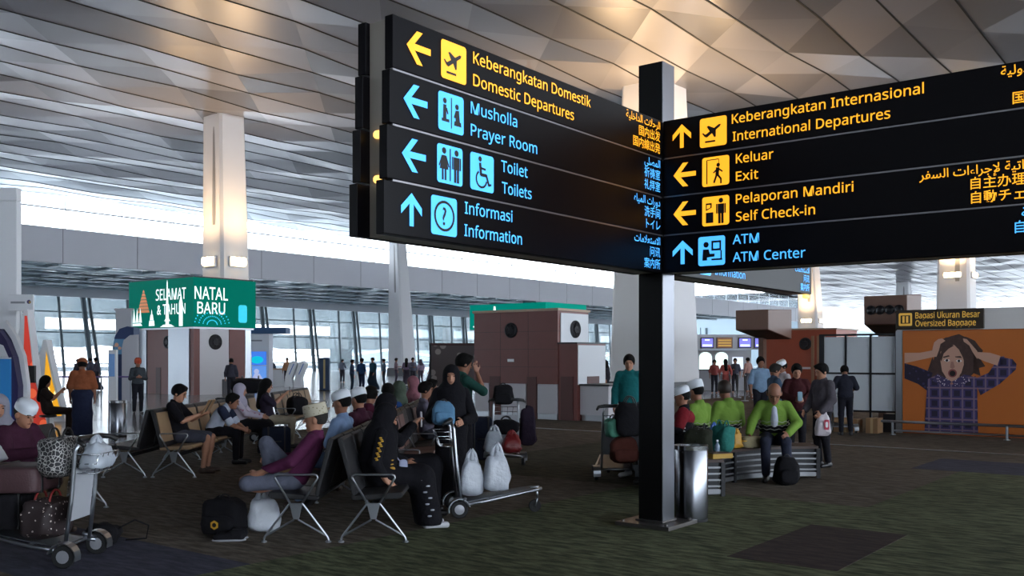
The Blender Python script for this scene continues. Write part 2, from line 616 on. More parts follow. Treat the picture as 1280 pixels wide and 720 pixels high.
# great tapered columns with a slot and warm lamps
COLM = mat('column_white', '#d6d6da', 0.5, noise=0.03, nscale=0.5)
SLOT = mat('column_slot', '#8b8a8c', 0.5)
LAMPM = mat('warm_lamp', (1.0, 0.72, 0.36), 0.4, emit=9.0)
def column(name, c, wb, wt, zt, lamp_z=None, lean=(0, 0), label='', lampp=900, base=0.0):
    """c = ground centre; wb/wt = width at bottom and top; lies on the building grid"""
    mb = MB()
    def ring(w, z, ch=0.16):
        k = z / zt
        ox, oy = lean[0] * k, lean[1] * k
        h = w / 2
        q = h * (1 - ch)
        return [(ox + x, oy + y, z) for x, y in ((-q, -h), (q, -h), (h, -q), (h, q), (q, h), (-q, h), (-h, q), (-h, -q))]
    wz = lambda z: wb + (wt - wb) * z / zt
    zs = [0, zt]
    vs_ = ring(wz(0), 0) + ring(wz(zt), zt)
    mb.add(vs_, [tuple(reversed(range(8))), tuple(range(8, 16))] + [(i, (i + 1) % 8, (i + 1) % 8 + 8, i + 8) for i in range(8)])
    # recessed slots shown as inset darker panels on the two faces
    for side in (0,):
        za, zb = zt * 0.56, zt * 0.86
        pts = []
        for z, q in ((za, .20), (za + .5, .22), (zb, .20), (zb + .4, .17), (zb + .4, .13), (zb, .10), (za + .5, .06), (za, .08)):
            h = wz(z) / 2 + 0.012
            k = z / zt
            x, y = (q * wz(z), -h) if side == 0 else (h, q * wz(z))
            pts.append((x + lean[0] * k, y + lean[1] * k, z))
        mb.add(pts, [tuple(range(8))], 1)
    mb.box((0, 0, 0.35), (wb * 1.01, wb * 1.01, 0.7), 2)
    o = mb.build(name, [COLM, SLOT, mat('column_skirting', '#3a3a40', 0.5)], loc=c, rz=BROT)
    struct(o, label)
    if lamp_z:
        h = wz(lamp_z) / 2
        k = lamp_z / zt
        for side in (0, 1):
            t = thing('column_lamp', ('warm lamp on left face of the ' if side == 0 else 'warm lamp on right face of the ') + label, 'lamp',
                      (0, 0, 0), 0, 'lamps on the columns')
            M = Matrix.Translation(c) @ Matrix.Rotation(BROT, 4, 'Z')
            q = Vector((lean[0] * k, -h - 0.02 + lean[1] * k, lamp_z)) if side == 0 else Vector((h + 0.02 + lean[0] * k, lean[1] * k, lamp_z))
            t.location = M @ q
            t.rotation_euler.z = BROT if side == 0 else BROT + math.pi / 2
            a = MB()
            a.box((0, -0.06, 0), (wb * 0.5, 0.12, 0.5))
            a.build('housing', WHITE, t, bevel=0.02)
            for i in (-1, 0, 1):
                a = MB()
                a.soft((i * wb * 0.16, -0.2, 0.02), (wb * 0.15, 0.16, 0.42), 0.7, 3, 0.0, 12)
                a.build('bulb', LAMPM, t, smooth=True)
            if lampp:
                fx = t.matrix_basis if False else (Matrix.Translation(t.location) @ Matrix.Rotation(t.rotation_euler.z, 4, 'Z'))
                lp = light('column_uplight', 'SPOT', fx @ Vector((0, -1.3, 0.35)), lampp * LAMPS, (1.0, 0.66, 0.34), spot_size=math.radians(150), spot_blend=0.9, shadow_soft_size=0.6)
                lp.rotation_euler = (math.pi + math.radians(12), 0, t.rotation_euler.z)
    return o

# ------------------------------------------------------------------ the wayfinding sign (post with three arms)
YEL = mat('sign_yellow_light', (1.0, 0.42, 0.02), 0.5, emit=0.9)
BLU = mat('sign_blue_light', (0.07, 0.42, 1.0), 0.5, emit=0.95)
BOARD = mat('sign_board_black', '#0c0a0f', 0.36, noise=0.02, spec=0.10)
BOARDEDGE = mat('sign_board_edge', '#1d1b1f', 0.4)
INK = mat('sign_ink', '#0b0b0e', 0.5)
C0 = Vector((1.52, 9.74, 0))                       # nearest edge of the post
sign = thing('wayfinding_sign', 'tall black airport wayfinding sign post with three lit boards on a steel foot', 'sign', C0, BROT)
mb = MB()
mb.box((-0.135, 0.125, 2.36), (0.27, 0.25, 4.74))
# steel cladding on the face towards +x
mb.box((0.004, 0.125, 2.36), (0.012, 0.246, 4.74), 1)
mb.build('post', [mat('post_black', '#0a0a0b', 0.4, 0.0, spec=0.2), mat('post_steel', '#75767c', 0.36, 1.0, 0.15, 1.2)], sign, bevel=0.004)
mb = MB()
mb.box((-0.13, 0.12, 0.02), (0.62, 0.62, 0.04))
mb.box((-0.135, 0.125, 0.05), (0.32, 0.30, 0.02))
for x in (-.38, .12):
    for y in (-.13, .37):
        mb.lathe([(0.02, 0.03), (0.02, 0.055), (0.006, 0.06)], 8, 0, Matrix.Translation((x, y, 0)))
mb.build('base_plate', mat('plate_dull', '#6b6765', 0.42, 0.9), sign, bevel=0.004)
ZB, RH, GAPR = 2.575, 0.387, 0.014

def arrow(mb, x, y, w, h, M, m, kind):
    parts = [[(.12, .40), (1, .40), (1, .60), (.12, .60)], [(0, .5), (.42, 1), (.66, 1), (.24, .5)], [(0, .5), (.24, .5), (.66, 0), (.42, 0)]]
    for p in parts:
        q = [(x + a * w, y + b * h) for a, b in p] if kind == 'left' else [(x + b * w, y + (1 - a) * h) for a, b in p]
        flat(mb, q, M, m)
def figure(k, cx=0.5, s=1.0, skirt=False):
    o = [disc(cx, .84, .085 * s, 12)]
    if skirt:
        o += [[(cx - .07, .72), (cx + .07, .72), (cx + .17, .36), (cx - .17, .36)], [(cx - .09, .36), (cx - .02, .36), (cx - .02, .08), (cx - .09, .08)], [(cx + .02, .36), (cx + .09, .36), (cx + .09, .08), (cx + .02, .08)],
              [(cx - .09, .72), (cx - .05, .68), (cx - .17, .42), (cx - .21, .44)], [(cx + .09, .72), (cx + .21, .44), (cx + .17, .42), (cx + .05, .68)]]
    else:
        o += [[(cx - .12, .73), (cx + .12, .73), (cx + .12, .40), (cx - .12, .40)], [(cx - .10, .40), (cx - .01, .40), (cx - .01, .06), (cx - .10, .06)], [(cx + .01, .40), (cx + .10, .40), (cx + .10, .06), (cx + .01, .06)],
              [(cx - .18, .73), (cx - .13, .73), (cx - .13, .40), (cx - .18, .40)], [(cx + .13, .73), (cx + .18, .73), (cx + .18, .40), (cx + .13, .40)]]
    return o
def rot(p, a, c=(.5, .5)):
    a = math.radians(a)
    return [(c[0] + (x - c[0]) * math.cos(a) - (y - c[1]) * math.sin(a), c[1] + (x - c[0]) * math.sin(a) + (y - c[1]) * math.cos(a)) for x, y in p]
def bar(x0, y0, x1, y1, w):
    dx, dy = x1 - x0, y1 - y0
    l = math.hypot(dx, dy)
    nx, ny = -dy / l * w / 2, dx / l * w / 2
    return [(x0 + nx, y0 + ny), (x0 - nx, y0 - ny), (x1 - nx, y1 - ny), (x1 + nx, y1 + ny)]
def ringpolys(cx, cy, r, w, n=20, a0=0, a1=360):
    out = []
    for k in range(n):
        a, b = math.radians(a0 + (a1 - a0) * k / n), math.radians(a0 + (a1 - a0) * (k + 1) / n)
        out.append([(cx + r * math.cos(a), cy + r * math.sin(a)), (cx + r * math.cos(b), cy + r * math.sin(b)),
                    (cx + (r - w) * math.cos(b), cy + (r - w) * math.sin(b)), (cx + (r - w) * math.cos(a), cy + (r - w) * math.sin(a))])
    return out
ICON = {
    'departure': [rot([(.16, .50), (.22, .44), (.80, .53), (.86, .58), (.80, .62), (.2, .56)], 25), rot([(.40, .55), (.62, .56), (.44, .78), (.37, .78)], 25), rot([(.44, .50), (.62, .50), (.52, .30), (.46, .30)], 25),
                  rot([(.16, .5), (.24, .5), (.17, .66), (.12, .66)], 25), bar(.2, .18, .58, .18, .06)],
    'toilets': figure(0, .26, 1, True) + [bar(.5, .08, .5, .92, .05)] + figure(0, .75),
    'prayer': [bar(.5, .1, .5, .9, .04), disc(.24, .78, .075, 12), [(.18, .68), (.30, .68), (.30, .32), (.17, .32)], bar(.3, .6, .36, .45, .06), [(.12, .24), (.42, .24), (.42, .32), (.12, .32)],
               disc(.72, .70, .075, 12), [(.66, .60), (.80, .62), (.84, .32), (.66, .32)], bar(.68, .55, .62, .40, .06), [(.60, .20), (.90, .20), (.88, .32), (.62, .32)]],
    'wheelchair': [disc(.40, .86, .075, 12), bar(.40, .76, .44, .42, .10), bar(.42, .44, .68, .44, .09), bar(.66, .46, .78, .18, .08), bar(.42, .62, .64, .60, .06), bar(.76, .18, .88, .22, .06)] + ringpolys(.46, .32, .25, .06, 16, 120, 350),
    'question': ringpolys(.5, .5, .40, .07, 28),
    'exit': [bar(.18, .08, .18, .9, .04), bar(.18, .9, .62, .9, .03), bar(.62, .9, .62, .6, .02), disc(.60, .70, .07, 12), bar(.58, .62, .56, .36, .13), bar(.56, .56, .42, .44, .05), bar(.6, .58, .76, .46, .05), bar(.57, .38, .70, .22, .07), bar(.70, .24, .70, .06, .06), bar(.54, .36, .44, .10, .07)],
    'kiosk': [[(.14, .10), (.42, .10), (.42, .46), (.14, .46)], [(.14, .52), (.36, .62), (.36, .78), (.14, .78)]] + figure(0, .70),
    'cash': [disc(.30, .72, .10, 14), [(.18, .56), (.40, .56), (.44, .40), (.62, .40), (.62, .30), (.34, .28), (.34, .18), (.16, .18)], [(.50, .50), (.86, .50), (.86, .84), (.50, .84)], bar(.5, .2, .9, .2, .06), bar(.86, .2, .86, .5, .05)],
}
ICONHOLE = {'cash': [[(.57, .57), (.80, .57), (.80, .77), (.57, .77)]], 'kiosk': [[(.18, .58), (.31, .63), (.31, .72), (.18, .72)]]}
def icon(mb, name, x, y, s, M, m, ink):
    flat(mb, [(x + a * s, y + b * s) for a, b in rrect(0, 0, 1, 1, .09)], M, m, 0.003)
    for p in ICON[name]:
        flat(mb, [(x + a * s, y + b * s) for a, b in p], M, ink, 0.006)
    for p in ICONHOLE.get(name, []):
        flat(mb, [(x + a * s, y + b * s) for a, b in p], M, m, 0.008)
    if name == 'question':
        text_into(mb, sans('?'), x + .5 * s, y + .27 * s, .66 * s, M, ink, 'C', lift=0.006, bold=0.01)

def ray_t(px, o, d):
    k = (px - 640) / FPX
    return (k * o.y - o.x) / (d.x - k * d.y)
def board(x0, x1, y0, y1, z0, name='board'):
    b = MB()
    b.box(((x0 + x1) / 2, (y0 + y1) / 2, z0 + (RH - GAPR) / 2), (x1 - x0, y1 - y0, RH - GAPR))
    return b.build(name, BOARD, sign, bevel=0.006)
def row_content(parent, inv, M, z, color, arr, icons, lines, right):
    """arr = (x0, x1, kind); icons = [(name, x0)]; lines = [(text, x0, x1)]; right = (x, arabic, cjk, cjk)"""
    Mz = inv @ M @ Matrix.Translation((0, z, 0))
    a = MB()
    if arr:
        hgt = 0.235
        arrow(a, arr[0], 0.076, arr[1] - arr[0], hgt, Mz, 0, arr[2])
        a.build('arrow', [color], parent)
    for nm, x in icons:
        a = MB()
        icon(a, nm, x, 0.045, 0.285, Mz, 0, 1)
        a.build('pictogram', [color, INK], parent)
    for (t, x0, x1), yy in zip(lines, (0.236, 0.066)):
        text_into(MB(), sans(t), x0, yy, 0.124, Mz, 0, 'L', x1 - x0, 0.008).build('lettering', [color], parent)
    if right:
        x, ar, c1, c2 = right
        for t, yy, sz in ((arabic(ar), 0.275, 0.105), (c1, 0.158, 0.108), (c2, 0.040, 0.108)):
            if t:
                text_into(MB(), t, x, yy, sz, Mz, 0, 'R', None, 0.006).build('lettering', [color], parent)
INV = (Matrix.Translation(C0) @ Matrix.Rotation(BROT, 4, 'Z')).inverted()
# left arm: runs from the post towards the viewer's left (local -y), face towards local +x
oL = C0 + E_ * 0.024
ML = plane(oL, D)
tl = lambda px: ray_t(px, oL, D)
LROWS = [
    (YEL, (508, 538, 'left'), [('departure', 551)], [('Keberangkatan Domestik', 591, 738), ('Domestic Departures', 591, 717)], ('الرحلات الداخلية', '国内出发', '国内線出発')),
    (BLU, (504, 534, 'left'), [('prayer', 547.5)], [('Musholla', 588, 646), ('Prayer Room', 588, 671)], ('المصلى', '祈祷室', '礼拝室')),
    (BLU, (502, 532, 'left'), [('toilets', 546), ('wheelchair', 587.5)], [('Toilet', 626, 659), ('Toilets', 627, 664)], ('دورات المياه', '洗手间', 'トイレ')),
    (BLU, (501, 527, 'up'), [('question', 538.5)], [('Informasi', 580.5, 640), ('Information', 580, 652)], ('الاستعلامات', '问讯', '案内所')),
]
LEND = (-3.87, -3.90, -3.925, -3.955)
for i, (c, arr, ics, lines, right) in enumerate(LROWS):
    z = ZB + (3 - i) * RH
    bo = board(-0.06, 0.02, LEND[i], -0.012, z)
    row_content(bo, INV, ML, z, c, (tl(arr[0]), tl(arr[1]), arr[2]), [(n, tl(x)) for n, x in ics], [(t, tl(a), tl(b)) for t, a, b in lines], (-0.085,) + right)
    board(-0.33, -0.25, LEND[i], -0.012, z)
a = MB()
a.box((-0.155, -1.93, ZB + 2 * RH - 0.007), (0.186, 3.80, 4 * RH - 0.02))
a.build('core', mat('sign_core', '#b3aba0', 0.4, 0.3), sign)
for z in (ZB + RH + .02, ZB + 2 * RH - .05):
    a = MB()
    a.soft((-0.155, -3.84, z), (0.08, 0.05, 0.06), 0.8, 1, 0, 10)
    a.build('end_lamp', mat('amber_lamp', (1, .6, .15), 0.4, emit=1.5), sign, smooth=True)
for i in range(1, 4):
    z = ZB + i * RH - GAPR / 2
    for (x0, x1, y0, y1) in ((-0.05, 0.012, -3.86, -0.02), (0.03, 3.84, -0.012, 0.05), (-0.05, 0.012, 0.27, 4.1)):
        a = MB()
        a.box(((x0 + x1) / 2, (y0 + y1) / 2, z), (x1 - x0, y1 - y0, GAPR + .002))
        a.build('divider', mat('divider_metal', '#8f8c90', .35, .8), sign)
# right arm: runs along local +x, face towards local -y
oR = C0 - D * 0.024
MR = plane(oR, E_)
tr = lambda px: ray_t(px, oR, E_)
RROWS = [
    (YEL, (841, 864, 'up'), [('departure', 875)], [('Keberangkatan Internasional', 915, 1155), ('International Departures', 916, 1113)], ('الرحلات الدولية', '国际出发', '国際線出発')),
    (YEL, (842, 870, 'left'), [('exit', 878)], [('Keluar', 920, 967), ('Exit', 920, 948)], None),
    (YEL, (842, 870, 'left'), [('kiosk', 878)], [('Pelaporan Mandiri', 920, 1067), ('Self Check-in', 920, 1019)], ('خدمات الذاتية لإجراءات السفر', '自主办理乘机手续', '自動チェックイン')),
    (BLU, (841, 866, 'up'), [('cash', 873)], [('ATM', 916, 949), ('ATM Center', 916, 1007)], ('آلية', '自动', None)),
]
for i, (c, arr, ics, lines, right) in enumerate(RROWS):
    z = ZB + (3 - i) * RH
    bo = board(0.026, 3.85, -0.02, 0.06, z)
    row_content(bo, INV, MR, z, c, (tr(arr[0]), tr(arr[1]), arr[2]), [(n, tr(x)) for n, x in ics], [(t, tr(a), tr(b)) for t, a, b in lines],
                None if right is None else ((3.74 if i != 3 else 3.42,) + right))
    board(0.026, 3.85, 0.21, 0.29, z)
a = MB()
a.box((1.95, 0.135, ZB + 2 * RH - 0.007), (3.76, 0.146, 4 * RH - 0.02))
a.build('core', MATS['sign_core'], sign)
# far arm: runs away behind the post (local +y)
oF = C0 + E_ * 0.024
MF = plane(oF, D)
for i in range(4):
    z = ZB + (3 - i) * RH
    bo = board(-0.06, 0.02, 0.262, 4.12, z)
    if i == 3:
        row_content(bo, INV, MF, z, BLU, (0.40, 0.65, 'up'), [('question', 0.78)], [('Informasi', 1.16, 1.82), ('Information', 1.16, 1.96)], (4.02, 'الاستعلامات', '问讯', '案内所'))
    board(-0.33, -0.25, 0.262, 4.12, z)
a = MB()
a.box((-0.155, 2.17, ZB + 2 * RH - 0.007), (0.186, 3.80, 4 * RH - 0.02))
a.build('core', MATS['sign_core'], sign)
a = MB()
a.soft((-0.02, 4.02, ZB - 0.03), (0.07, 0.16, 0.06), 0.7, 1, 0, 10)
a.build('end_lamp', mat('amber_lamp', (1, .6, .15), 0.4, emit=1.5), sign, smooth=True)

# ------------------------------------------------------------------ columns
column('pillar', W(0, 0) + Vector((-13.75, 46.4, 0)), 1.80, 1.42, 14.4, 6.3, (-0.45, 0.1), 'white column rising from the green screen kiosk', 900)
column('pillar', Vector((6.15, 41.5, 0)), 3.05, 2.05, 14.4, 7.9, (0, 0), 'broad white column behind the sign post', 1800)
column('pillar', Vector((-10.7, 94, 0)), 2.15, 1.2, 14.4, None, (-0.8, 0), 'white column in front of the glass wall', 0)
column('pillar', Vector((23.5, 27.5, 0)), 2.9, 2.3, 14.4, 8.6, (0, 0), 'unseen white column added at the right for its uplights', 2600)  # unseen column, added so its uplights warm the ceiling at top right
column('pillar', Vector((37.5, 81, 0)), 2.9, 2.3, 14.4, 8.6, (0, 0), 'white column above the orange wall', 4200)
column('pillar', Vector((34.4, 110, 0)), 2.6, 1.8, 14.4, 5.9, (-0.5, 0), 'far white column over the red brown booth', 1500)
column('pillar', Vector((61.2, 150, 0)), 2.6, 1.8, 14.4, None, (0, 0), 'farthest white column beyond the brown hood', 0)

# ------------------------------------------------------------------ loudspeaker discs, used on the kiosks
SPK = mat('speaker_grille', '#1c1c22', 0.5, 0.3, bump=0.4, bscale=220)
def speaker(parent, M, r):
    a = MB()
    a.lathe([(r * 1.0, 0.0), (r * 1.0, 0.03), (r * 0.86, 0.05), (r * 0.8, 0.035), (r * 0.45, 0.02), (r * 0.40, 0.05), (r * 0.1, 0.06)], 24, 0, M)
    for k in range(8):
        b = math.radians(45 * k)
        a.tube([(0.42 * r * math.cos(b), 0.42 * r * math.sin(b), .035), (.84 * r * math.cos(b), .84 * r * math.sin(b), .045)], r * .05, 5, 0, M)
    return a.build('loudspeaker', SPK, parent, smooth='auto')

# ------------------------------------------------------------------ kiosk with the wrap-around green screen
GREENS = mat('screen_green', (0.0, 0.105, 0.075), 0.6, emit=0.75, spec=0.03)
SWHITE = mat('screen_white', (0.8, 0.95, 0.95), 0.4, emit=0.8)
SCYAN = mat('screen_cyan', (0.0, 0.45, 0.62), 0.4, emit=0.7)
SORNG = mat('screen_orange', (0.5, 0.16, 0.05), 0.4, emit=0.6)
SDEEP = mat('screen_deep_green', (0.0, 0.09, 0.12), 0.4, emit=0.5)
KC = Vector((-14.56, 44.0, 0))
kio = thing('screen_kiosk', 'tall kiosk of steel and maroon panels under a green holiday greeting screen', 'kiosk', KC, BROT)
KW, KD = 5.0, 3.1
a = MB()
a.box((-KW / 2, KD / 2, 1.55), (KW - 0.1, KD - 0.1, 3.1))
a.build('core', mat('kiosk_white', '#c5c3c8', 0.45), kio)
def slab(x0, x1, y0, y1, z0, z1, name, m, parent, bevel=0.0):
    a = MB()
    a.box(((x0 + x1) / 2, (y0 + y1) / 2, (z0 + z1) / 2), (x1 - x0, y1 - y0, z1 - z0))
    return a.build(name, m, parent, bevel=bevel)
# left face (local y = 0, x from -5 to 0)
slab(-5.0, -3.85, -0.06, 0.06, 0, 3.05, 'steel_panel', STEEL, kio)
slab(-3.80, -1.95, -0.03, 0.06, 0, 3.05, 'maroon_panel', MAROON, kio)
slab(-3.05, -2.65, -0.05, 0.0, 0, 1.25, 'maroon_door', mat('dark_maroon', '#4a2a2c', 0.5), kio)
slab(-1.90, -0.25, -0.12, 0.06, 0, 3.05, 'steel_panel', STEEL, kio)
# right face (local x = 0, y from 0 to 3.1)
slab(-0.25, 0.05, -0.06, 0.25, 0, 3.05, 'maroon_panel', MAROON, kio)
slab(-0.05, 0.03, 0.27, 1.85, 0, 3.05, 'white_panel', MATS['kiosk_white'], kio)
slab(-0.05, 0.05, 1.88, 2.75, 0, 3.05, 'maroon_panel', MAROON, kio)
slab(-0.05, 0.05, 2.78, 3.1, 0, 3.05, 'steel_panel', STEEL, kio)
speaker(kio, Matrix.Translation((0.03, 1.1, 2.45)) @ Matrix.Rotation(math.pi / 2, 4, 'Y'), 0.36)
speaker(kio, Matrix.Translation((-2.1, -0.03, 2.45)) @ Matrix.Rotation(math.pi / 2, 4, 'X'), 0.30)
slab(-KW - 0.12, 0.12, -0.12, KD + 0.12, 3.05, 3.13, 'ledge', ALU, kio)
scr = slab(-KW - 0.2, 0.16, -0.16, KD + 0.2, 3.13, 5.40, 'green_screen', GREENS, kio)
slab(-KW - 0.1, 0.08, -0.08, KD + 0.1, 5.40, 5.46, 'screen_cap', DARKM, kio)
KINV = (Matrix.Translation(KC) @ Matrix.Rotation(BROT, 4, 'Z')).inverted()
MSL = plane((-KW - 0.2, -0.165, 3.13), (1, 0, 0))      # left face, local kiosk coordinates
MSR = plane((0.165, -0.16, 3.13), (0, 1, 0))           # right face
for t_, x_, y_, s_, M_, w_ in (('SELAMAT', 2.35, 1.30, .72, MSL, 2.45), ('& TAHUN', 2.45, .62, .66, MSL, 2.30), ('NATAL', .06, 1.28, .80, MSR, 1.80), ('BARU', .20, .62, .74, MSR, 1.50)):
    text_into(MB(), sans(t_), x_, y_, s_, M_, 0, 'L', w_, 0.01, 0.006).build('greeting_lettering', [SWHITE], scr)
a = MB()
# monument, sails and little temple in white
for p in ([(3.15, 0.03), (3.45, 0.03), (3.36, 1.7), (3.34, 2.1), (3.30, 2.25), (3.26, 2.1), (3.24, 1.7)], [(2.7, .03), (3.9, .03), (3.6, .14), (3.0, .14)], [(3.05, .3), (3.55, .3), (3.4, .45), (3.2, .45)],
          [(4.25, .05), (4.55, .05), (4.55, 1.1), (4.4, 1.5), (4.25, 1.1)]):
    flat(a, p, MSL, 0, 0.009)
for x in (0.08, 0.35, 0.62, 0.9):
    flat(a, [(x, .28), (x + .26, .28), (x + .12, .85 + .15 * (x > .3))], MSL, 0, 0.006)
flat(a, [(0.02, .12), (1.2, .12), (1.05, .24), (.08, .24)], MSL, 0, 0.006)
for s_ in (0, .2, .4):
    flat(a, [(2.0 - .25 + s_ * .5, .1 + s_ * 1.4), (2.0 + .25 - s_ * .5, .1 + s_ * 1.4), (2.0 + .2 - s_ * .5, .36 + s_ * 1.4), (2.0 - .2 + s_ * .5, .36 + s_ * 1.4)], MSL, 0, 0.006)
a.build('screen_drawing', [SWHITE], scr)
a = MB()
for i in range(7):
    w_ = .52 - i * .07
    flat(a, [(1.3 - w_, .75 + i * .16), (1.3 + w_, .75 + i * .16), (1.3 + w_ - .08, .88 + i * .16), (1.3 - w_ + .08, .88 + i * .16)], MSL, 1, 0.004)
for k in range(15):
    b = math.radians(10 + k * 160 / 14)
    for r in (.25, .45, .65, .85):
        flat(a, disc(1.0 + r * math.cos(b) * 1.1, .1 + r * math.sin(b) * .9, .03 + .012 * r, 6), MSR, 0, 0.004)
flat(a, rrect(2.45, .25, 2.95, 1.1, .12), MSR, 0, 0.003)
a.build('screen_picture', [SCYAN, SORNG], scr)

# ------------------------------------------------------------------ red-brown service booth in the middle
BC = Vector((1.26, 26.5, 0))
booth = thing('service_booth', 'red brown service booth with two round loudspeakers and white podium panels', 'booth', BC, BROT)
slab(-3.0, 0, 0, 1.55, 0.98, 3.02, 'cabinet', MAROON, booth)
slab(-2.95, -0.03, 0.06, 1.5, 0.0, 0.98, 'podium', GREYW, booth)
for x0, x1 in ((-2.4, -2.02), (-1.05, -0.72), ):
    slab(x0, x1, -0.02, 0.3, 0.0, 1.18, 'pilaster', mat('dark_red_brown', '#4f2826', 0.5), booth)
for x0, x1 in ((-2.97, -2.44), (-1.98, -1.09), (-0.68, -0.02)):
    slab(x0, x1, -0.012, 0.05, 0.16, 0.97, 'podium_panel', mat('podium_white', '#b9b6bb', 0.4), booth)
    slab(x0, x1, -0.004, 0.05, 0.0, 0.15, 'plinth', ALU, booth)
for z in (1.45, 1.95, 2.45):
    slab(-3.002, 0.002, -0.003, 0.5, z, z + 0.012, 'joint', MATS['dark_maroon'], booth)
for x in (-2.02, -1.02):
    slab(x, x + 0.012, -0.003, 0.2, 0.99, 3.02, 'joint', MATS['dark_maroon'], booth)
slab(-3.04, 0.04, -0.04, 1.6, 3.02, 3.09, 'cap', mat('booth_cap', '#a58d78', 0.5), booth)
speaker(booth, Matrix.Translation((-1.62, -0.0, 2.50)) @ Matrix.Rotation(math.pi / 2, 4, 'X'), 0.22)
slab(-1.75, -1.52, -0.008, 0.0, 1.60, 1.68, 'notice_plate', WHITE, booth)
slab(0.0, 0.03, 0.12, 1.50, 2.12, 2.96, 'speaker_panel', mat('panel_bright', '#c9ccd2', 0.4), booth)
speaker(booth, Matrix.Translation((0.03, 0.82, 2.52)) @ Matrix.Rotation(math.pi / 2, 4, 'Y'), 0.25)
slab(0.0, 0.62, 0.03, 1.48, 0.0, 2.10, 'side_cabinet', MAROON, booth)
slab(0.621, 0.64, 0.06, 1.45, 0.98, 2.06, 'side_panel', MATS['panel_bright'], booth)
slab(0.642, 0.66, 0.5, 1.1, 0.98, 1.2, 'socket_panel', MATS['dark_red_brown'], booth)
slab(-0.02, 0.64, 0.0, 1.5, 2.10, 2.14, 'side_cap', DARKM, booth)
slab(0.10, 0.50, 0.0, 0.05, 0.0, 1.2, 'access_door', MATS['dark_red_brown'], booth)
slab(0.645, 1.55, 0.15, 1.25, 0.16, 0.95, 'side_counter', MATS['podium_white'], booth)
slab(0.645, 1.6, 0.1, 1.3, 0.95, 1.0, 'counter_top', DARKM, booth)
slab(0.66, 1.5, 0.2, 1.2, 0.0, 0.16, 'plinth', ALU, booth)

# green screen on the island behind it
BC2 = Vector((0.95, 34.0, 0))
isl = thing('green_screen', 'green holiday screen behind the red brown booth', 'screen', BC2, BROT)
slab(-3.2, 0.3, 0.0, 2.6, 2.75, 3.68, 'screen', mat('screen_green_bright', (0.0, 0.20, 0.15), 0.6, emit=0.6, spec=0.03), isl)
slab(-2.9, 0.0, 0.2, 2.4, 0.0, 2.75, 'island_wall', GREYW, isl)
a = MB()
MI = plane((-3.2, -0.004, 2.75), (1, 0, 0))
flat(a, disc(1.2, .62, .09, 10), MI, 0)
flat(a, [(1.1, .45), (1.3, .45), (1.24, .85), (1.16, .85)], MI, 0)
for k in range(14):
    flat(a, disc(.2 + k * .23, .12 + .05 * (k % 3), .035, 6), MI, 0)
a.build('screen_picture', [SWHITE], isl)

# ------------------------------------------------------------------ oversized baggage wall on the right (along E)
QC = Vector((8.93, 21.96, 0))
ORANGE = mat('poster_orange', '#bd6828', 0.55, noise=0.05, nscale=0.6)
wallr = thing('baggage_wall', 'orange clad wall of the oversized baggage counter with white header', 'wall', QC, BROT)
slab(-0.12, 6.5, 0.02, 2.0, 0.0, 2.34, 'wall_body', mat('wall_body_brown', '#9a4e1e', 0.6), wallr)
slab(-0.12, 6.5, 0.0, 2.0, 2.34, 2.80, 'header', mat('header_white', '#dcd8d6', 0.5), wallr)
slab(-0.14, 0.0, -0.03, 0.1, 0.0, 2.34, 'edge_post', ALU, wallr)
slab(3.0, 3.02, -0.004, 0.0, 2.36, 2.78, 'header_joint', MATS['joint'], wallr)
slab(2.72, 5.6, 0.2, 1.6, 2.80, 3.35, 'dark_box', mat('dark_box', '#3d3b40', 0.6), wallr)
QINV = (Matrix.Translation(QC) @ Matrix.Rotation(BROT, 4, 'Z')).inverted()
# poster with a photo of a shocked woman: a flat print
po = MB()
po.box((1.36, 0.0, 1.2), (2.70, 0.03, 2.24))
poster = po.build('advert_poster', [ORANGE], None, loc=QC, rz=BROT)
tag(poster, 'large orange advert poster of a shocked woman holding her hair', 'poster')
MP = plane((0.01, -0.017, 0.08), (1, 0, 0))
def pq(px, py):
    """poster pixel (photo frame) -> poster plane metres"""
    t = ray_t(px, QC, E_)
    Y = QC.y + E_.y * t
    return (t - 0.01, EYE - (py - HORIZON) / FPX * Y - 0.08)
def pp(name, polys, m, lift):
    for q in polys:
        a = MB()
        flat(a, [pq(*p) for p in q], MP, 0, lift)
        a.build(name, m, poster)
PLAID = mat('plaid_print', '#2a2440', 0.6)
nt = PLAID.node_tree
b_ = nt.nodes['Principled BSDF']
tc_ = nt.nodes.new('ShaderNodeTexCoord')
def band(axis, scale, lo):
    mp = nt.nodes.new('ShaderNodeMapping')
    w_ = nt.nodes.new('ShaderNodeTexWave')
    w_.bands_direction = axis
    w_.inputs['Scale'].default_value = scale
    r_ = nt.nodes.new('ShaderNodeValToRGB')
    r_.color_ramp.elements[0].position = lo
    r_.color_ramp.elements[1].position = lo + 0.12
    nt.links.new(tc_.outputs['Object'], w_.inputs['Vector'])
    nt.links.new(w_.outputs['Fac'], r_.inputs['Fac'])
    return r_
prev = None
for ax, sc_, lo, col in (('X', 1.35, .50, '#453a6c'), ('Z', 1.35, .50, '#393260'), ('X', 1.35, .90, '#7d6a80'), ('Z', 1.35, .90, '#84697a')):
    r_ = band(ax, sc_, lo)
    mx = nt.nodes.new('ShaderNodeMix')
    mx.data_type = 'RGBA'
    mx.inputs[7].default_value = (*lin(col), 1)
    if prev is None:
        mx.inputs[6].default_value = (*lin('#251f38'), 1)
    else:
        nt.links.new(prev.outputs[2], mx.inputs[6])
    nt.links.new(r_.outputs['Color'], mx.inputs[0])
    prev = mx
nt.links.new(prev.outputs[2], b_.inputs['Base Color'])
SKINP = mat('print_skin', '#c79a86', 0.6)
SKINPD = mat('print_skin_shade', '#a5776a', 0.6)
HAIRP = mat('print_hair', '#46302b', 0.6, noise=0.4, nscale=12)
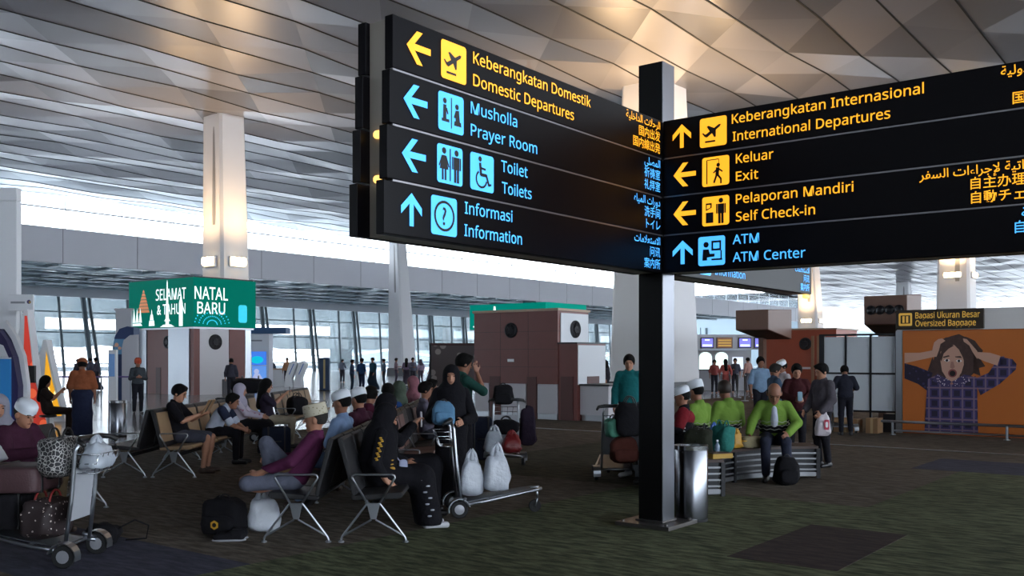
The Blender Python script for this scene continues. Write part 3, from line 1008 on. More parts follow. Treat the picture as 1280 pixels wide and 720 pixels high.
DARKSL = spotted('print_dark_sleeve', '#221b33', '#3b3358', 9, 0.25)
pp('print_hair', [[(1170, 440), (1166, 455), (1163, 468), (1166, 478), (1175, 482), (1190, 474), (1204, 476), (1214, 470), (1222, 462), (1226, 446), (1229, 438), (1225, 434), (1219, 426), (1208, 421), (1195, 420), (1182, 422), (1173, 428)],
                  [(1159, 466), (1166, 446), (1172, 470), (1163, 482), (1161, 474)], [(1218, 428), (1231, 444), (1226, 449), (1232, 458), (1224, 460), (1226, 470), (1216, 466)],
                  [(1172, 478), (1180, 476), (1174, 486), (1168, 484)], [(1208, 474), (1220, 470), (1216, 482), (1210, 484)], [(1186, 421), (1199, 417.5), (1206, 421)], [(1168, 434), (1163, 440), (1170, 442)]], HAIRP, 0.004)
pp('print_sleeve', [[(1131, 454), (1146, 458), (1166, 466), (1160, 489), (1148, 480), (1131, 473)]], DARKSL, 0.005)
pp('print_sleeve', [[(1250, 446), (1266, 449), (1271, 455), (1270, 462), (1250, 480), (1226, 494), (1218, 474), (1236, 466)], [(1250, 446), (1256, 445), (1253, 458), (1246, 458)]], PLAID, 0.005)
pp('print_shirt', [[(1160, 474), (1172, 468), (1190, 476), (1206, 468), (1222, 472), (1222, 500), (1223, 541), (1156, 538.5), (1158, 500)]], PLAID, 0.006)
pp('print_collar', [[(1172, 467), (1190, 477), (1184, 484), (1166, 476)], [(1206, 468), (1190, 477), (1196, 484), (1214, 476)]], spotted('print_collar', '#443a62', '#d8c9d2', 22, 0.3), 0.007)
pp('print_forearm', [[(1131, 441), (1150, 441), (1166, 438), (1168, 446), (1150, 450), (1131, 454)], [(1222, 440), (1238, 441), (1251, 445), (1247, 457), (1232, 452), (1221, 447)]], SKINP, 0.006)
pp('print_face', [[(1176, 440), (1182, 434), (1192, 431), (1201, 434), (1205, 442), (1205, 456), (1202, 466), (1196, 474), (1190, 477), (1184, 473), (1178, 464), (1176, 452)]], SKINP, 0.0075)
pp('print_neck', [[(1182, 470), (1200, 468), (1200, 477), (1190, 481), (1184, 478)]], SKINPD, 0.0068)
pp('print_hand', [[(1164, 446), (1166, 436), (1168, 428), (1173, 424), (1178, 423), (1182, 426), (1176, 430), (1174, 438), (1171, 446)],
                  [(1222, 449), (1216, 440), (1212, 432), (1205, 427), (1204, 423), (1209, 424), (1216, 432), (1222, 439)]], SKINP, 0.0085)
pp('print_fringe', [[(1175, 446), (1178, 436), (1186, 430), (1193, 432), (1186, 436), (1180, 442), (1177, 452)], [(1193, 431), (1201, 433), (1207, 444), (1207, 458), (1204, 447), (1199, 437)]], HAIRP, 0.009)
pp('print_brow', [[(1179, 446), (1186, 444), (1188, 445.3), (1180, 447.5)], [(1194, 445.5), (1201, 445), (1203, 447.5), (1195, 446.8)]], HAIRP, 0.010)
pp('print_eye', [[(1180, 450.5), (1183, 448.5), (1187, 449.5), (1188, 451), (1184, 452.5)], [(1195, 451), (1198, 449.3), (1202, 450), (1203, 452), (1198, 453)]], mat('print_white', '#e6dedd', 0.6), 0.010)
pp('print_iris', [[tuple(p) for p in disc(1184, 450.5, 1.7, 8)], [tuple(p) for p in disc(1199, 451.2, 1.7, 8)]], mat('print_dark', '#1d1416', 0.6), 0.011)
pp('print_nose', [[(1189, 452), (1192, 452), (1194, 459), (1191, 461), (1188, 459.5)]], SKINPD, 0.010)
pp('print_lips', [[tuple(p) for p in disc(1191, 466.5, 5.6, 14, 5.2)]], mat('print_lip', '#8e4a4a', 0.6), 0.010)
pp('print_mouth', [[tuple(p) for p in disc(1191, 466.8, 3.8, 12, 3.5)]], MATS['print_dark'], 0.011)
# next poster along
po = MB()
po.box((4.2, 0.0, 1.2), (2.85, 0.03, 2.24))
p2 = po.build('advert_poster', [ORANGE], None, loc=QC, rz=BROT)
tag(p2, 'orange advert poster cut off by the right edge, beside the shocked woman', 'poster')
a = MB()
flat(a, [(2.98, 1.45), (3.2, 1.5), (3.4, 1.2), (3.3, 1.02), (2.96, 1.15)], MP, 0, 0.004)
a.build('print_shape', mat('print_navy', '#20304f', 0.6), p2)
a = MB()
flat(a, [(2.86, .80), (3.05, .88), (3.4, .9), (3.4, .83), (3.05, .84)], MP, 0, 0.004)
a.build('print_shape', MATS['print_white'], p2)
# oversized baggage sign
sg = thing('baggage_sign', 'brown sign reading oversized baggage above the shocked woman poster', 'sign', QC, BROT)
bo = slab(-0.12, 1.72, -0.10, 0.05, 2.36, 2.80, 'sign_box', mat('sign_brown', '#2e2318', 0.5), sg, 0.01)
MS_ = plane((-0.12, -0.103, 2.36), (1, 0, 0))
AMB = mat('sign_amber', (0.62, 0.36, 0.06), 0.5, emit=0.30)
text_into(MB(), sans('Bagasi Ukuran Besar'), 0.43, 0.245, 0.185, MS_, 0, 'L', 1.34, 0.012).build('lettering', [AMB], bo)
text_into(MB(), sans('Oversized Baggage'), 0.43, 0.065, 0.185, MS_, 0, 'L', 1.26, 0.012).build('lettering', [AMB], bo)
a = MB()
flat(a, rrect(.07, .08, .36, .37, .03), MS_, 0)
for q in ([(.11, .13), (.32, .13), (.32, .32), (.11, .32)],):
    flat(a, q, MS_, 1, 0.005)
flat(a, [(.15, .15), (.20, .15), (.20, .30), (.15, .30)], MS_, 0, 0.007)
flat(a, [(.23, .15), (.28, .15), (.28, .30), (.23, .30)], MS_, 0, 0.007)
a.build('pictogram', [AMB, INK], bo)
# frosted screens in a dark frame
FROST = mat('frosted_glass', '#c9ced4', 0.4, spec=0.5)  # opaque; the light from behind is put into the pale colour
fs_ = thing('frosted_screen', 'dark framed frosted glass screen of six panes beside the orange wall', 'screen', QC, BROT)
for i in range(3):
    for j in range(2):
        x0 = -1.88 + i * 0.58
        slab(x0, x0 + 0.55, 0.10, 0.13, 0.48 + j * 0.88, 0.48 + j * 0.88 + 0.85, 'pane', FROST, fs_)
a = MB()
for x in (-1.90, -1.32, -0.74, -0.16):
    a.box((x, 0.115, 1.2), (0.045 if x > -1.9 else 0.12, 0.08, 2.16))
for z in (0.46, 1.345, 2.26):
    a.box((-1.03, 0.115, z), (1.78, 0.08, 0.045))
a.build('frame', DARKM, fs_)
for i, (x, w_, h_, lab) in enumerate(((-1.1, .55, .3, 'light brown carton on the floor under the frosted screen, left one'), (-.50, .26, .34, 'small light brown carton under the frosted screen beside the dark opening'))):
    a = MB()
    a.box((0, 0, h_ / 2), (w_, .4, h_))
    a.box((0, -0.201, h_ / 2), (.06, .004, h_ * .98), 1)
    a.box((0, 0, h_ + .002), (.06, .4, .004), 1)
    o = a.build('carton', [mat('cardboard', '#8a6a4b', 0.85), mat('tape', '#a98d66', 0.5)], None, loc=QC + E_ * x - D * 0.42, rz=BROT, bevel=0.005)
    tag(o, lab, 'box', 'cartons under the frosted screen')
slab(-0.42, -0.15, -0.02, 0.5, 0.0, 0.42, 'conveyor_opening', DARKM, fs_)
# guard rail
gr = thing('guard_rail', 'low steel guard rail in front of the orange posters', 'rail', QC - D * 0.75, BROT)
a = MB()
a.tube([(-0.25, 0, 0.30), (4.5, 0, 0.30)], 0.03, 10)
a.build('rail', STEEL, gr, smooth=True)
for x in (0.0, 2.3, 4.4):
    a = MB()
    a.tube([(x, 0, 0), (x, 0, 0.3)], 0.03, 8)
    a.lathe([(0.07, 0), (0.07, 0.015), (0.03, 0.02)], 12, 0, Matrix.Translation((x, 0, 0)))
    a.build('stanchion', STEEL, gr, smooth='auto')
a = MB()
a.tube([(0.0, 0, 0.1), (4.4, 0, 0.1)], 0.02, 8)
a.build('lower_rail', STEEL, gr, smooth=True)

# brown ventilation hoods above the check-in islands
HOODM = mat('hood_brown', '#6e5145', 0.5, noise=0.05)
def hood(o, L_, vents, label, w=1.6):
    t = thing('ventilation_hood', label, 'hood', o, BROT, 'brown hoods over the counters')
    a = MB()
    prof = [(0, 0.30), (0, 1.02), (w, 1.10), (w, 0.0)]
    a.add([(x, y, z) for x in (0, L_) for y, z in prof], [(0, 1, 2, 3), (7, 6, 5, 4), (0, 4, 5, 1), (1, 5, 6, 2), (2, 6, 7, 3), (3, 7, 4, 0)])
    a.build('casing', HOODM, t, bevel=0.02)
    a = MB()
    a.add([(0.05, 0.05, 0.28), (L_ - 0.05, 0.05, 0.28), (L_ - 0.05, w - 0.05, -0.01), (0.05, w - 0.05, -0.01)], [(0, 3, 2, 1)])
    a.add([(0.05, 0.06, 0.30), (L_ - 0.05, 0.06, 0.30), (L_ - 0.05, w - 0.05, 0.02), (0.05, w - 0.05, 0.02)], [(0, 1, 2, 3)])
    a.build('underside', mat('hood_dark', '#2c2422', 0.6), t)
    for k in range(vents):
        M = Matrix.Translation((L_ * (k + .8) / (vents + .6), -0.0, 0.66)) @ Matrix.Rotation(math.pi / 2, 4, 'X')
        b = MB()
        b.lathe([(.12, 0), (.12, .04), (.09, .05), (.05, .02)], 14, 0, M)
        b.build('vent_nozzle', DARKM, t, smooth='auto')
    return t
h1 = hood(QC + D * 1.6 - E_ * 1.72 + Vector((0.35, 0, 2.25)), 1.05, 4, 'brown hood with four round nozzles beside the baggage sign', 1.3)
h2 = hood(Vector((8.15, 35.0, 2.42)), 1.25, 0, 'plain brown hood above the check-in screens', 2.2)
for t, L_, w in ((h1, 1.05, 1.3), (h2, 1.25, 2.2)):
    slab(L_ * .1, L_ * .1 + .2, w - .45, w - .15, -(t.location.z - 0.0), 0.1, 'support', HOODM, t)

# red-brown booth on the right with slats
RC = Vector((10.9, 37.0, 0))
rb = thing('baggage_booth', 'red brown booth wall with tan slats behind the standing men', 'booth', RC, BROT)
BRICK = mat('red_orange_panel', '#9a4a34', 0.5, noise=0.08, nscale=1.5)
slab(-1.15, 1.6, 0.0, 2.4, 0.0, 2.78, 'cabinet', BRICK, rb)
slab(-1.2, 1.65, -0.05, 2.45, 2.78, 2.84, 'cap', MATS['booth_cap'], rb)
for k in range(3):
    slab(0.66 + k * .22, 0.76 + k * .22, -0.05, 0.0, 0.3, 2.55, 'slat', mat('tan_slat', '#8d6a52', 0.6), rb)
speaker(rb, Matrix.Translation((0.42, 0.0, 2.25)) @ Matrix.Rotation(math.pi / 2, 4, 'X'), 0.24)
slab(0.30, 0.62, -0.01, 0.0, 1.28, 1.36, 'notice_plate', WHITE, rb)
slab(-1.45, -1.15, 0.3, 1.2, 0.0, 1.9, 'side_post', GREYW, rb)

# check-in island beyond, with screens
IC = Vector((10.4, 50.0, 0))
ci = thing('check_in_counter', 'far check-in counters with four screens overhead', 'counter', IC, 0)
slab(-0.6, 3.2, 0.0, 0.8, 0.0, 1.05, 'desk', mat('desk_grey', '#8e8f96', 0.5), ci, 0.02)
slab(-0.7, 3.3, -0.06, 0.9, 1.05, 1.10, 'desk_top', DARKM, ci)
slab(-0.9, 3.4, 1.2, 1.5, 2.15, 2.95, 'gantry', GREYW, ci)
slab(-0.8, -0.6, 1.2, 1.5, 0, 2.2, 'gantry_post', GREYW, ci)
slab(2.95, 3.4, 1.2, 1.5, 0, 2.2, 'gantry_post', GREYW, ci)
slab(-0.6, 2.95, 3.6, 3.75, 0, 2.15, 'back_wall', mat('back_wall_grey', '#a6a7ad', 0.5), ci)
SCRB = mat('screen_violet', (0.16, 0.15, 0.75), 0.4, emit=0.9)
for x0, w_, kind in ((-0.35, .7, 0), (0.50, .85, 1), (1.66, .70, 0), (2.50, .72, 0)):
    s = slab(x0, x0 + w_, 1.12, 1.2, 2.22, 2.80, 'monitor', DARKM, ci, 0.01)
    a = MB()
    Mm = plane((x0, 1.115, 2.22), (1, 0, 0))
    if kind == 0:
        flat(a, [(.05, .06), (w_ - .05, .06), (w_ - .05, .52), (.05, .52)], Mm, 0)
        flat(a, [(.22, .40), (w_ - .22, .40), (w_ - .22, .48), (.22, .48)], Mm, 1, 0.006)
        flat(a, [(.1, .10), (w_ - .1, .10), (w_ - .1, .2), (.1, .2)], Mm, 1, 0.006)
        a.build('display', [SCRB, SWHITE], s)
    else:
        flat(a, [(.03, .03), (w_ - .03, .03), (w_ - .03, .55), (.03, .55)], Mm, 0)
        for r in range(3):
            flat(a, [(.08, .1 + r * .14), (w_ - .08, .1 + r * .14), (w_ - .08, .18 + r * .14), (.08, .18 + r * .14)], Mm, 1, 0.006)
        a.build('display', [mat('screen_brown', (.16, .06, .02), .4, emit=.5), AMB], s)
LITW = mat('lit_window', (0.75, 0.92, 0.86), 0.4, emit=1.0)
for x in (0.0, 0.9):
    a = MB()
    arch = [(x + .05, .9), (x + .75, .9), (x + .75, 1.75)] + [(x + .4 + .35 * math.cos(math.radians(q)), 1.75 + .28 * math.sin(math.radians(q))) for q in range(20, 180, 20)] + [(x + .05, 1.75)]
    flat(a, arch, plane((0, 3.595, 0), (1, 0, 0)), 0)
    a.build('lit_arch', [LITW], ci)
slab(1.9, 2.5, 3.58, 3.6, .95, 1.75, 'lit_panel', mat('lit_white', (.8, .85, .95), .4, emit=.6), ci)
# queue posts in front of the counters
qp = thing('queue_post', 'thin steel queue post in the far check-in lanes', 'post', (0, 0, 0), 0, 'queue posts at check-in')
a = MB()
a.lathe([(0.16, 0), (0.16, 0.02), (0.035, 0.04), (0.035, 0.98), (0.05, 1.0), (0.04, 1.04)], 12)
a.build('pole', STEEL, qp, smooth='auto')
for i, (px, Y) in enumerate(((912, 39), (922, 41), (931, 38), (940, 42), (950, 44), (902, 43), (945, 39))):
    o = qp if i == 0 else copy_tree(qp)
    o.location = G(px, Y)

# ------------------------------------------------------------------ left side: arch, displays, kiosks
ar = thing('display_arch', 'tall white square arch at the left edge of the hall', 'arch', G(14, 24), 0)
slab(-0.30, 0.20, -0.12, 0.12, 0.0, 5.62, 'upright', WHITE, ar, 0.02)
slab(-5.0, 0.20, -0.12, 0.12, 5.62, 5.95, 'crossbeam', WHITE, ar, 0.02)
slab(-5.0, -4.5, -0.12, 0.12, 0.0, 5.62, 'upright', WHITE, ar, 0.02)
wsg = thing('counter_sign', 'white panel sign hung beside the white arch', 'sign', G(35, 23.6), 0)
slab(-0.30, 0.30, -0.35, -0.28, 2.85, 3.25, 'panel', WHITE, wsg, 0.01)
slab(-0.24, 0.10, -0.356, -0.35, 3.03, 3.08, 'grey_print', mat('print_grey', '#8c8d96', .6), wsg)
a = MB()
flat(a, disc(.2, 3.07, .05, 12), plane((0, -0.353, 0), (1, 0, 0)), 0)
flat(a, disc(.225, 3.06, .03, 12), plane((0, -0.353, 0), (1, 0, 0)), 1, .006)
a.build('emblem', [mat('emblem_purple', '#4a3f6b', .6), mat('emblem_gold', '#a98a45', .6)], wsg)
slab(-0.06, -0.02, -0.28, -0.24, 0.0, 3.0, 'pole', WHITE, wsg)
slab(0.24, 0.28, -0.3, -0.26, 0.0, 3.0, 'pole', WHITE, wsg)
# illuminated tree-shaped light boxes in white frames
def treebox(o, pts, face_in, m, label):
    t = thing('tree_lightbox', label, 'display', o, 0)
    a = MB()
    M = Matrix.Rotation(math.pi / 2, 4, 'X')
    a.prism(pts, -0.15, 0.15, 0, M)
    a.build('frame', WHITE, t)
    a = MB()
    flat(a, face_in, M @ Matrix.Translation((0, 0, 0.152)), 0)
    a.build('lit_face', m, t)
    return t
def bokeh(name, base, dots, scale, emit):
    m = spotted(name, base, dots, scale, .30)
    nt = m.node_tree
    b = nt.nodes['Principled BSDF']
    nt.links.new(b.inputs['Base Color'].links[0].from_socket, b.inputs['Emission Color'])
    b.inputs['Emission Strength'].default_value = emit * EMIT
    return m
REDB = bokeh('lit_red_baubles', '#b8382c', '#e8643f', 2.6, 0.55)
YELB = bokeh('lit_yellow_baubles', '#d99b1e', '#fff0b0', 4.2, 0.75)
treebox(G(37, 22.6), [(-.50, 0), (.55, 0), (.20, 1.3), (.02, 2.85), (-.06, 2.85), (-.40, 1.3)], [(-.10, .1), (.50, .1), (.17, 1.3), (.02, 2.7), (-.04, 2.7)], REDB, 'tall red lit tree board in a white frame by the arch')
treebox(G(64, 26), [(-.75, 0), (.45, 0), (.16, 1.1), (-.06, 2.2), (-.14, 2.2)], [(-.18, .15), (.36, .15), (.10, 1.1), (-.06, 1.9)], YELB, 'smaller yellow lit tree board with a white slanting edge')
tv = thing('floor_monitor', 'black monitor on a stand in front of the red tree board', 'monitor', G(35, 20.5), 0)
slab(-.16, .16, -.04, .04, 1.18, 1.55, 'screen', BLACK, tv, .01)
slab(-.03, .03, -.02, .02, 0.0, 1.2, 'stand', BLACK, tv)
slab(-.2, .2, -.15, .15, 0.0, .03, 'foot', BLACK, tv)
# blue kiosk with curved white edge
bk = thing('blue_kiosk', 'blue kiosk with a curved white edge at the left edge', 'kiosk', G(13, 14.5), 0)
PB = Matrix.Rotation(math.pi / 2, 4, 'X')
out = [(.22, 0.0), (.27, .6), (.28, 1.3), (.22, 1.75), (.10, 2.05), (-.06, 2.28)]
inn = [(.17, 0.0), (.21, .6), (.22, 1.3), (.15, 1.72), (.04, 2.0), (-.10, 2.2)]
a = MB()
for i in range(len(out) - 1):
    a.prism([out[i], out[i + 1], inn[i + 1], inn[i]], -.05, .05, 0, PB)
a.build('curved_edge', WHITE, bk)
a = MB()
a.prism([(-1.6, 0.75), (.12, .75), (.12, 1.70), (-1.6, 1.70)], -.05, .25, 0, PB)
a.build('blue_panel', mat('kiosk_blue', '#2a78b8', .4, emit=.12), bk)
a = MB()
a.prism([(.12, .0), (.18, .0), (.22, 1.3), (.15, 1.7), (.12, 1.78)], -.05, .2, 0, PB)
a.prism([(-.12, 1.95), (-.08, 2.15), (.04, 1.98), (.14, 1.74), (.08, 1.72), (.0, 1.9)], -.04, .2, 0, PB)
a.build('navy_band', mat('kiosk_navy', '#2b2550', .4), bk)
slab(-1.6, .12, -.25, .25, 0.0, .75, 'lower_cabinet', mat('cabinet_pale', '#b9bac6', .5), bk)
slab(-1.5, -.1, -.2, .25, 1.70, 1.74, 'top_shelf', WHITE, bk)
# blue arch sign left of the green screen kiosk
ba = thing('blue_arch_stand', 'blue curved stand left of the green screen kiosk', 'stand', G(158, 38), 0)
a = MB()
a.prism([(-.42, 0), (.40, 0), (.40, 2.9), (.15, 2.95), (-.15, 2.85), (-.34, 2.55), (-.42, 2.1)], -.3, .3, 0, PB)
a.build('panel', mat('stand_navy', '#20365f', .45), ba)
slab(-.36, .05, -.32, -.30, 1.85, 2.45, 'picture', spotted('stand_picture', '#5f8fb5', '#d8a58c', 3.0, .25), ba)
a = MB()
a.prism([(-.02, 0), (.62, 0), (.62, 2.62), (.3, 2.6), (.05, 2.4), (-.02, 2.1)], .32, .40, 0, PB)
a.build('grey_panel', GREYW, ba)
wcol = MB()
wcol.box((0, 0, 2.0), (.75, .75, 4.0))
wcol.box((0, 0, 4.05), (.85, .85, .12))
struct(wcol.build('pillar', GREYW, loc=G(158, 47)), 'short white pillar left of the green screen')
# information totem and others
tt = thing('information_totem', 'slim white totem with a blue screen left of the blue stand', 'totem', G(141, 34), 0)
slab(-.14, .16, -.08, .08, 0.0, 2.0, 'body', WHITE, tt, .02)
slab(-.10, .10, -.085, -.08, 1.05, 1.85, 'screen', mat('totem_blue', '#5c7fae', .4, emit=.25), tt)
bs = thing('self_service_booth', 'white booth with two blue screens right of the green screen kiosk', 'kiosk', G(321, 52), 0)
slab(-.60, .65, 0, .9, 0.0, 3.0, 'cabinet', mat('booth_white', '#c6c8d4', .45), bs)
slab(-.75, 1.6, -.1, 1.0, 3.02, 3.35, 'fascia', mat('fascia_navy', '#34507a', .4), bs)
slab(-.45, .52, -.05, 0, 1.32, 2.05, 'upper_screen', mat('screen_blue', (.05, .2, .75), .4, emit=.55), bs)
slab(-.45, .52, -.05, 0, 0.35, 1.27, 'lower_screen', mat('screen_blue_pale', (.12, .30, .75), .4, emit=.55), bs)
a = MB()
MBs = plane((-.45, -.053, .35), (1, 0, 0))
flat(a, disc(.48, 1.25, .34, 16, .2), MBs, 0)
flat(a, disc(.45, .62, .14, 12), MBs, 1)
flat(a, [(.2, .2), (.8, .2), (.62, .5), (.34, .5)], MBs, 1)
flat(a, [(.14, 2.25), (.75, 2.25), (.75, 2.33), (.14, 2.33)], MBs, 2)
a.build('screen_picture', [SCYAN, mat('picture_pale', (.45, .5, .75), .4, emit=.5), mat('print_grey2', '#7d7f8c', .6)], bs)
# white desk and leaning check-in kiosks
dk = thing('white_desk', 'white reception desk beside the leaning check-in kiosks', 'desk', G(350, 58), 0)
slab(-.65, .65, -.3, .3, 0.0, 1.0, 'front', WHITE, dk, .02)
slab(-.72, .72, -.36, .36, 1.0, 1.06, 'top', mat('desk_wood', '#b08a6a', .5), dk)
def lean_kiosk(px, Y, lab):
    t = thing('check_in_kiosk', lab, 'kiosk', G(px, Y), 0, 'white leaning check-in kiosks')
    a = MB()
    a.prism([(-.25, 0), (.25, 0), (.18, .5), (.5, 1.35), (.30, 1.55), (.05, 1.45), (-.2, .6)], -.3, .3, 0, PB)
    a.build('body', WHITE, t, bevel=.03)
    a = MB()
    a.prism([(.02, .75), (.06, .73), (.34, 1.36), (.30, 1.38)], -.22, .31, 0, PB)
    a.build('screen', mat('kiosk_screen_blue', '#2e5fa8', .4, emit=.2), t)
    return t
lean_kiosk(362, 56, 'white leaning check-in kiosk next to the white desk')
lean_kiosk(374, 56, 'white leaning check-in kiosk, the one farther right of the desk')
bt = thing('blue_totem', 'dark blue totem with a gold stripe in the middle of the tiled floor', 'totem', G(406, 50), 0)
slab(-.26, .26, -.15, .15, 0.02, 1.72, 'body', mat('totem_navy', '#1f3a5c', .4), bt, .02)
slab(-.05, .05, -.155, -.15, .12, 1.62, 'gold_stripe', mat('totem_gold', '#b9a878', .4), bt)
slab(-.32, .32, -.2, .2, 0, .03, 'foot', DARKM, bt)
pw = thing('photo_wall', 'brown and grey picture board left of the red brown booth', 'board', G(567, 40), 0)
slab(-.95, .95, -.06, .06, .35, 2.25, 'board', spotted('picture_board', '#5f5558', '#a59a98', 2.2, .32), pw)
slab(-1.0, -.92, -.1, .1, 0, 2.3, 'post', DARKM, pw)
slab(.92, 1.0, -.1, .1, 0, 2.3, 'post', DARKM, pw)
slab(-1.0, 1.0, -.08, .08, 2.22, 2.32, 'top_rail', MATS['dark_maroon'], pw)
# balustrade
rl = thing('glass_balustrade', 'low railing across the tiled floor at the left', 'railing', G(90, 36), 0)
a = MB()
a.tube([(-2.2, 0, 1.0), (2.2, 0, 1.0)], .03, 8)
a.build('handrail', mat('rail_violet', '#5d4a86', .4), rl)
for k in range(5):
    slab(-2.2 + k * 1.1 - .02, -2.2 + k * 1.1 + .02, -.02, .02, 0, 1.0, 'baluster', STEEL, rl)
# green turf patch seen right of the red-brown booth
a = MB()
a.box((0, 0, .02), (1.9, 4, .04))
a.box((0, -2.1, .03), (2.0, .2, .06), 1)
o = a.build('turf_mat', [mat('turf_green', '#5f8a35', .9, noise=.3, nscale=6), WHITE], None, loc=G(766, 36))
tag(o, 'bright green turf mat right of the red brown booth', 'mat')

# ------------------------------------------------------------------ bodies: smooth blended solids turned into one mesh
def V3(*a):
    return np.array(a, float)
def unit(v):
    return v / (np.linalg.norm(v) + 1e-9)
class Sdf:
    def __init__(self):
        self.ops = []
    def cap(self, a, b, ra, rb=None, k=0.03, sub=False):
        a, b = np.array(a, float), np.array(b, float)
        rb = ra if rb is None else rb
        ab = b - a
        L2 = float(ab @ ab) + 1e-9
        def fn(p):
            t = np.clip(((p - a) @ ab) / L2, 0, 1)
            return np.linalg.norm(p - a - t[..., None] * ab, axis=-1) - (ra + (rb - ra) * t)
        r = max(ra, rb)
        self.ops.append(('s' if sub else 'a', fn, np.minimum(a, b) - r, np.maximum(a, b) + r, k))
        return self
    def ell(self, c, r, R=None, k=0.03, sub=False):
        c, r = np.array(c, float), np.array(r, float)
        R = np.eye(3) if R is None else R                 # rows = local axes
        def fn(p):
            q = (p - c) @ R.T
            k0 = np.linalg.norm(q / r, axis=-1)
            k1 = np.linalg.norm(q / (r * r), axis=-1) + 1e-9
            return k0 * (k0 - 1) / k1
        m = max(r)
        self.ops.append(('s' if sub else 'a', fn, c - m, c + m, k))
        return self
    def clip(self, p0, n):
        """keeps the side n points away from"""
        p0, n = np.array(p0, float), unit(np.array(n, float))
        self.ops.append(('c', lambda p: (p - p0) @ n, None, None, 0))
        return self
    def mesh(self, h):
        lo = np.min([o[2] for o in self.ops if o[0] == 'a'], axis=0) - 3 * h
        hi = np.max([o[3] for o in self.ops if o[0] == 'a'], axis=0) + 3 * h
        n = np.ceil((hi - lo) / h).astype(int) + 1
        ax = [lo[i] + h * np.arange(n[i]) for i in range(3)]
        Fd = np.full(n, 0.5)
        for kind, fn, l, u, k in self.ops:
            if l is None:
                sl = tuple(slice(0, n[i]) for i in range(3))
            else:
                mg = k + 2 * h
                i0 = np.clip(np.floor((l - mg - lo) / h).astype(int), 0, n - 1)
                i1 = np.clip(np.ceil((u + mg - lo) / h).astype(int) + 1, 1, n)
                sl = tuple(slice(i0[i], i1[i]) for i in range(3))
            g = np.stack(np.meshgrid(*[ax[i][sl[i]] for i in range(3)], indexing='ij'), -1)
            d = fn(g)
            a = Fd[sl]
            if kind == 'c':
                Fd[sl] = np.maximum(a, d)
            elif kind == 'a':
                if k > 0:
                    t = np.clip(.5 + .5 * (a - d) / k, 0, 1)
                    Fd[sl] = a + (d - a) * t - k * t * (1 - t)
                else:
                    Fd[sl] = np.minimum(a, d)
            else:
                k = max(k, 1e-4)
                t = np.clip(.5 - .5 * (a + d) / k, 0, 1)
                Fd[sl] = a + (-d - a) * t + k * t * (1 - t)
        ins = Fd < 0
        c = np.zeros(np.array(n) - 1, int)
        for i in (0, 1):
            for j in (0, 1):
                for k in (0, 1):
                    c += ins[i:n[0] - 1 + i, j:n[1] - 1 + j, k:n[2] - 1 + k]
        act = (c > 0) & (c < 8)
        ids = np.argwhere(act)
        if not len(ids):
            return [], []
        vi = np.full(act.shape, -1, int)
        vi[act] = np.arange(len(ids))
        pos = np.zeros((len(ids), 3))
        cnt = np.zeros(len(ids))
        cor = [(i, j, k) for i in (0, 1) for j in (0, 1) for k in (0, 1)]
        for a_ in cor:
            for d_ in range(3):
                if a_[d_] == 0:
                    b_ = list(a_)
                    b_[d_] = 1
                    pa, pb = ids + np.array(a_), ids + np.array(b_)
                    fa, fb = Fd[tuple(pa.T)], Fd[tuple(pb.T)]
                    x = (fa < 0) != (fb < 0)
                    t = np.where(x, fa / np.where(x, fa - fb, 1), 0)
                    pos += np.where(x[:, None], pa + (pb - pa) * t[:, None], 0)
                    cnt += x
        pos = lo + h * pos / cnt[:, None]
        fs = []
        for d_ in range(3):
            o1, o2 = (d_ + 1) % 3, (d_ + 2) % 3
            s0 = [slice(None)] * 3
            s1 = [slice(None)] * 3
            s0[d_] = slice(0, -1)
            s1[d_] = slice(1, None)
            e = ins[tuple(s0)] != ins[tuple(s1)]
            q = np.argwhere(e)
            q = q[(q[:, o1] > 0) & (q[:, o2] > 0) & (q[:, o1] < n[o1] - 1) & (q[:, o2] < n[o2] - 1)]
            if not len(q):
                continue
            A = q.copy()
            B = q.copy(); B[:, o1] -= 1
            Cc = B.copy(); Cc[:, o2] -= 1
            Dd = q.copy(); Dd[:, o2] -= 1
            quad = np.stack([vi[tuple(A.T)], vi[tuple(B.T)], vi[tuple(Cc.T)], vi[tuple(Dd.T)]], 1)
            flip = ~ins[tuple(q.T)]
            quad[flip] = quad[flip][:, ::-1]
            fs.append(quad[(quad >= 0).all(1)])
        return pos, np.concatenate(fs)
    def build(self, name, m, parent, h=0.012):
        v, fc = self.mesh(h)
        me = bpy.data.meshes.new(name)
        me.from_pydata([tuple(p) for p in v], [], [tuple(int(i) for i in f) for f in fc])
        me.polygons.foreach_set('use_smooth', [True] * len(me.polygons))
        me.materials.append(m)
        me.update()
        o = bpy.data.objects.new(name, me)
        COL.objects.link(o)
        o.parent = parent
        return o

SKIN = mat('skin_brown', '#8e5f4a', 0.55, noise=0.06, nscale=9)
SKINL = mat('skin_light_brown', '#a5745c', 0.55, noise=0.06, nscale=9)
HAIR = mat('hair_black', '#0a0909', 0.75, spec=.15, bump=0.6, bscale=90)
HAIRG = mat('hair_grey', '#2c2927', 0.75, spec=.15, bump=0.6, bscale=90)
EYEM = mat('eye_dark', '#140f0e', 0.25)
LIPM = mat('lip_brown', '#6f3f38', 0.5)

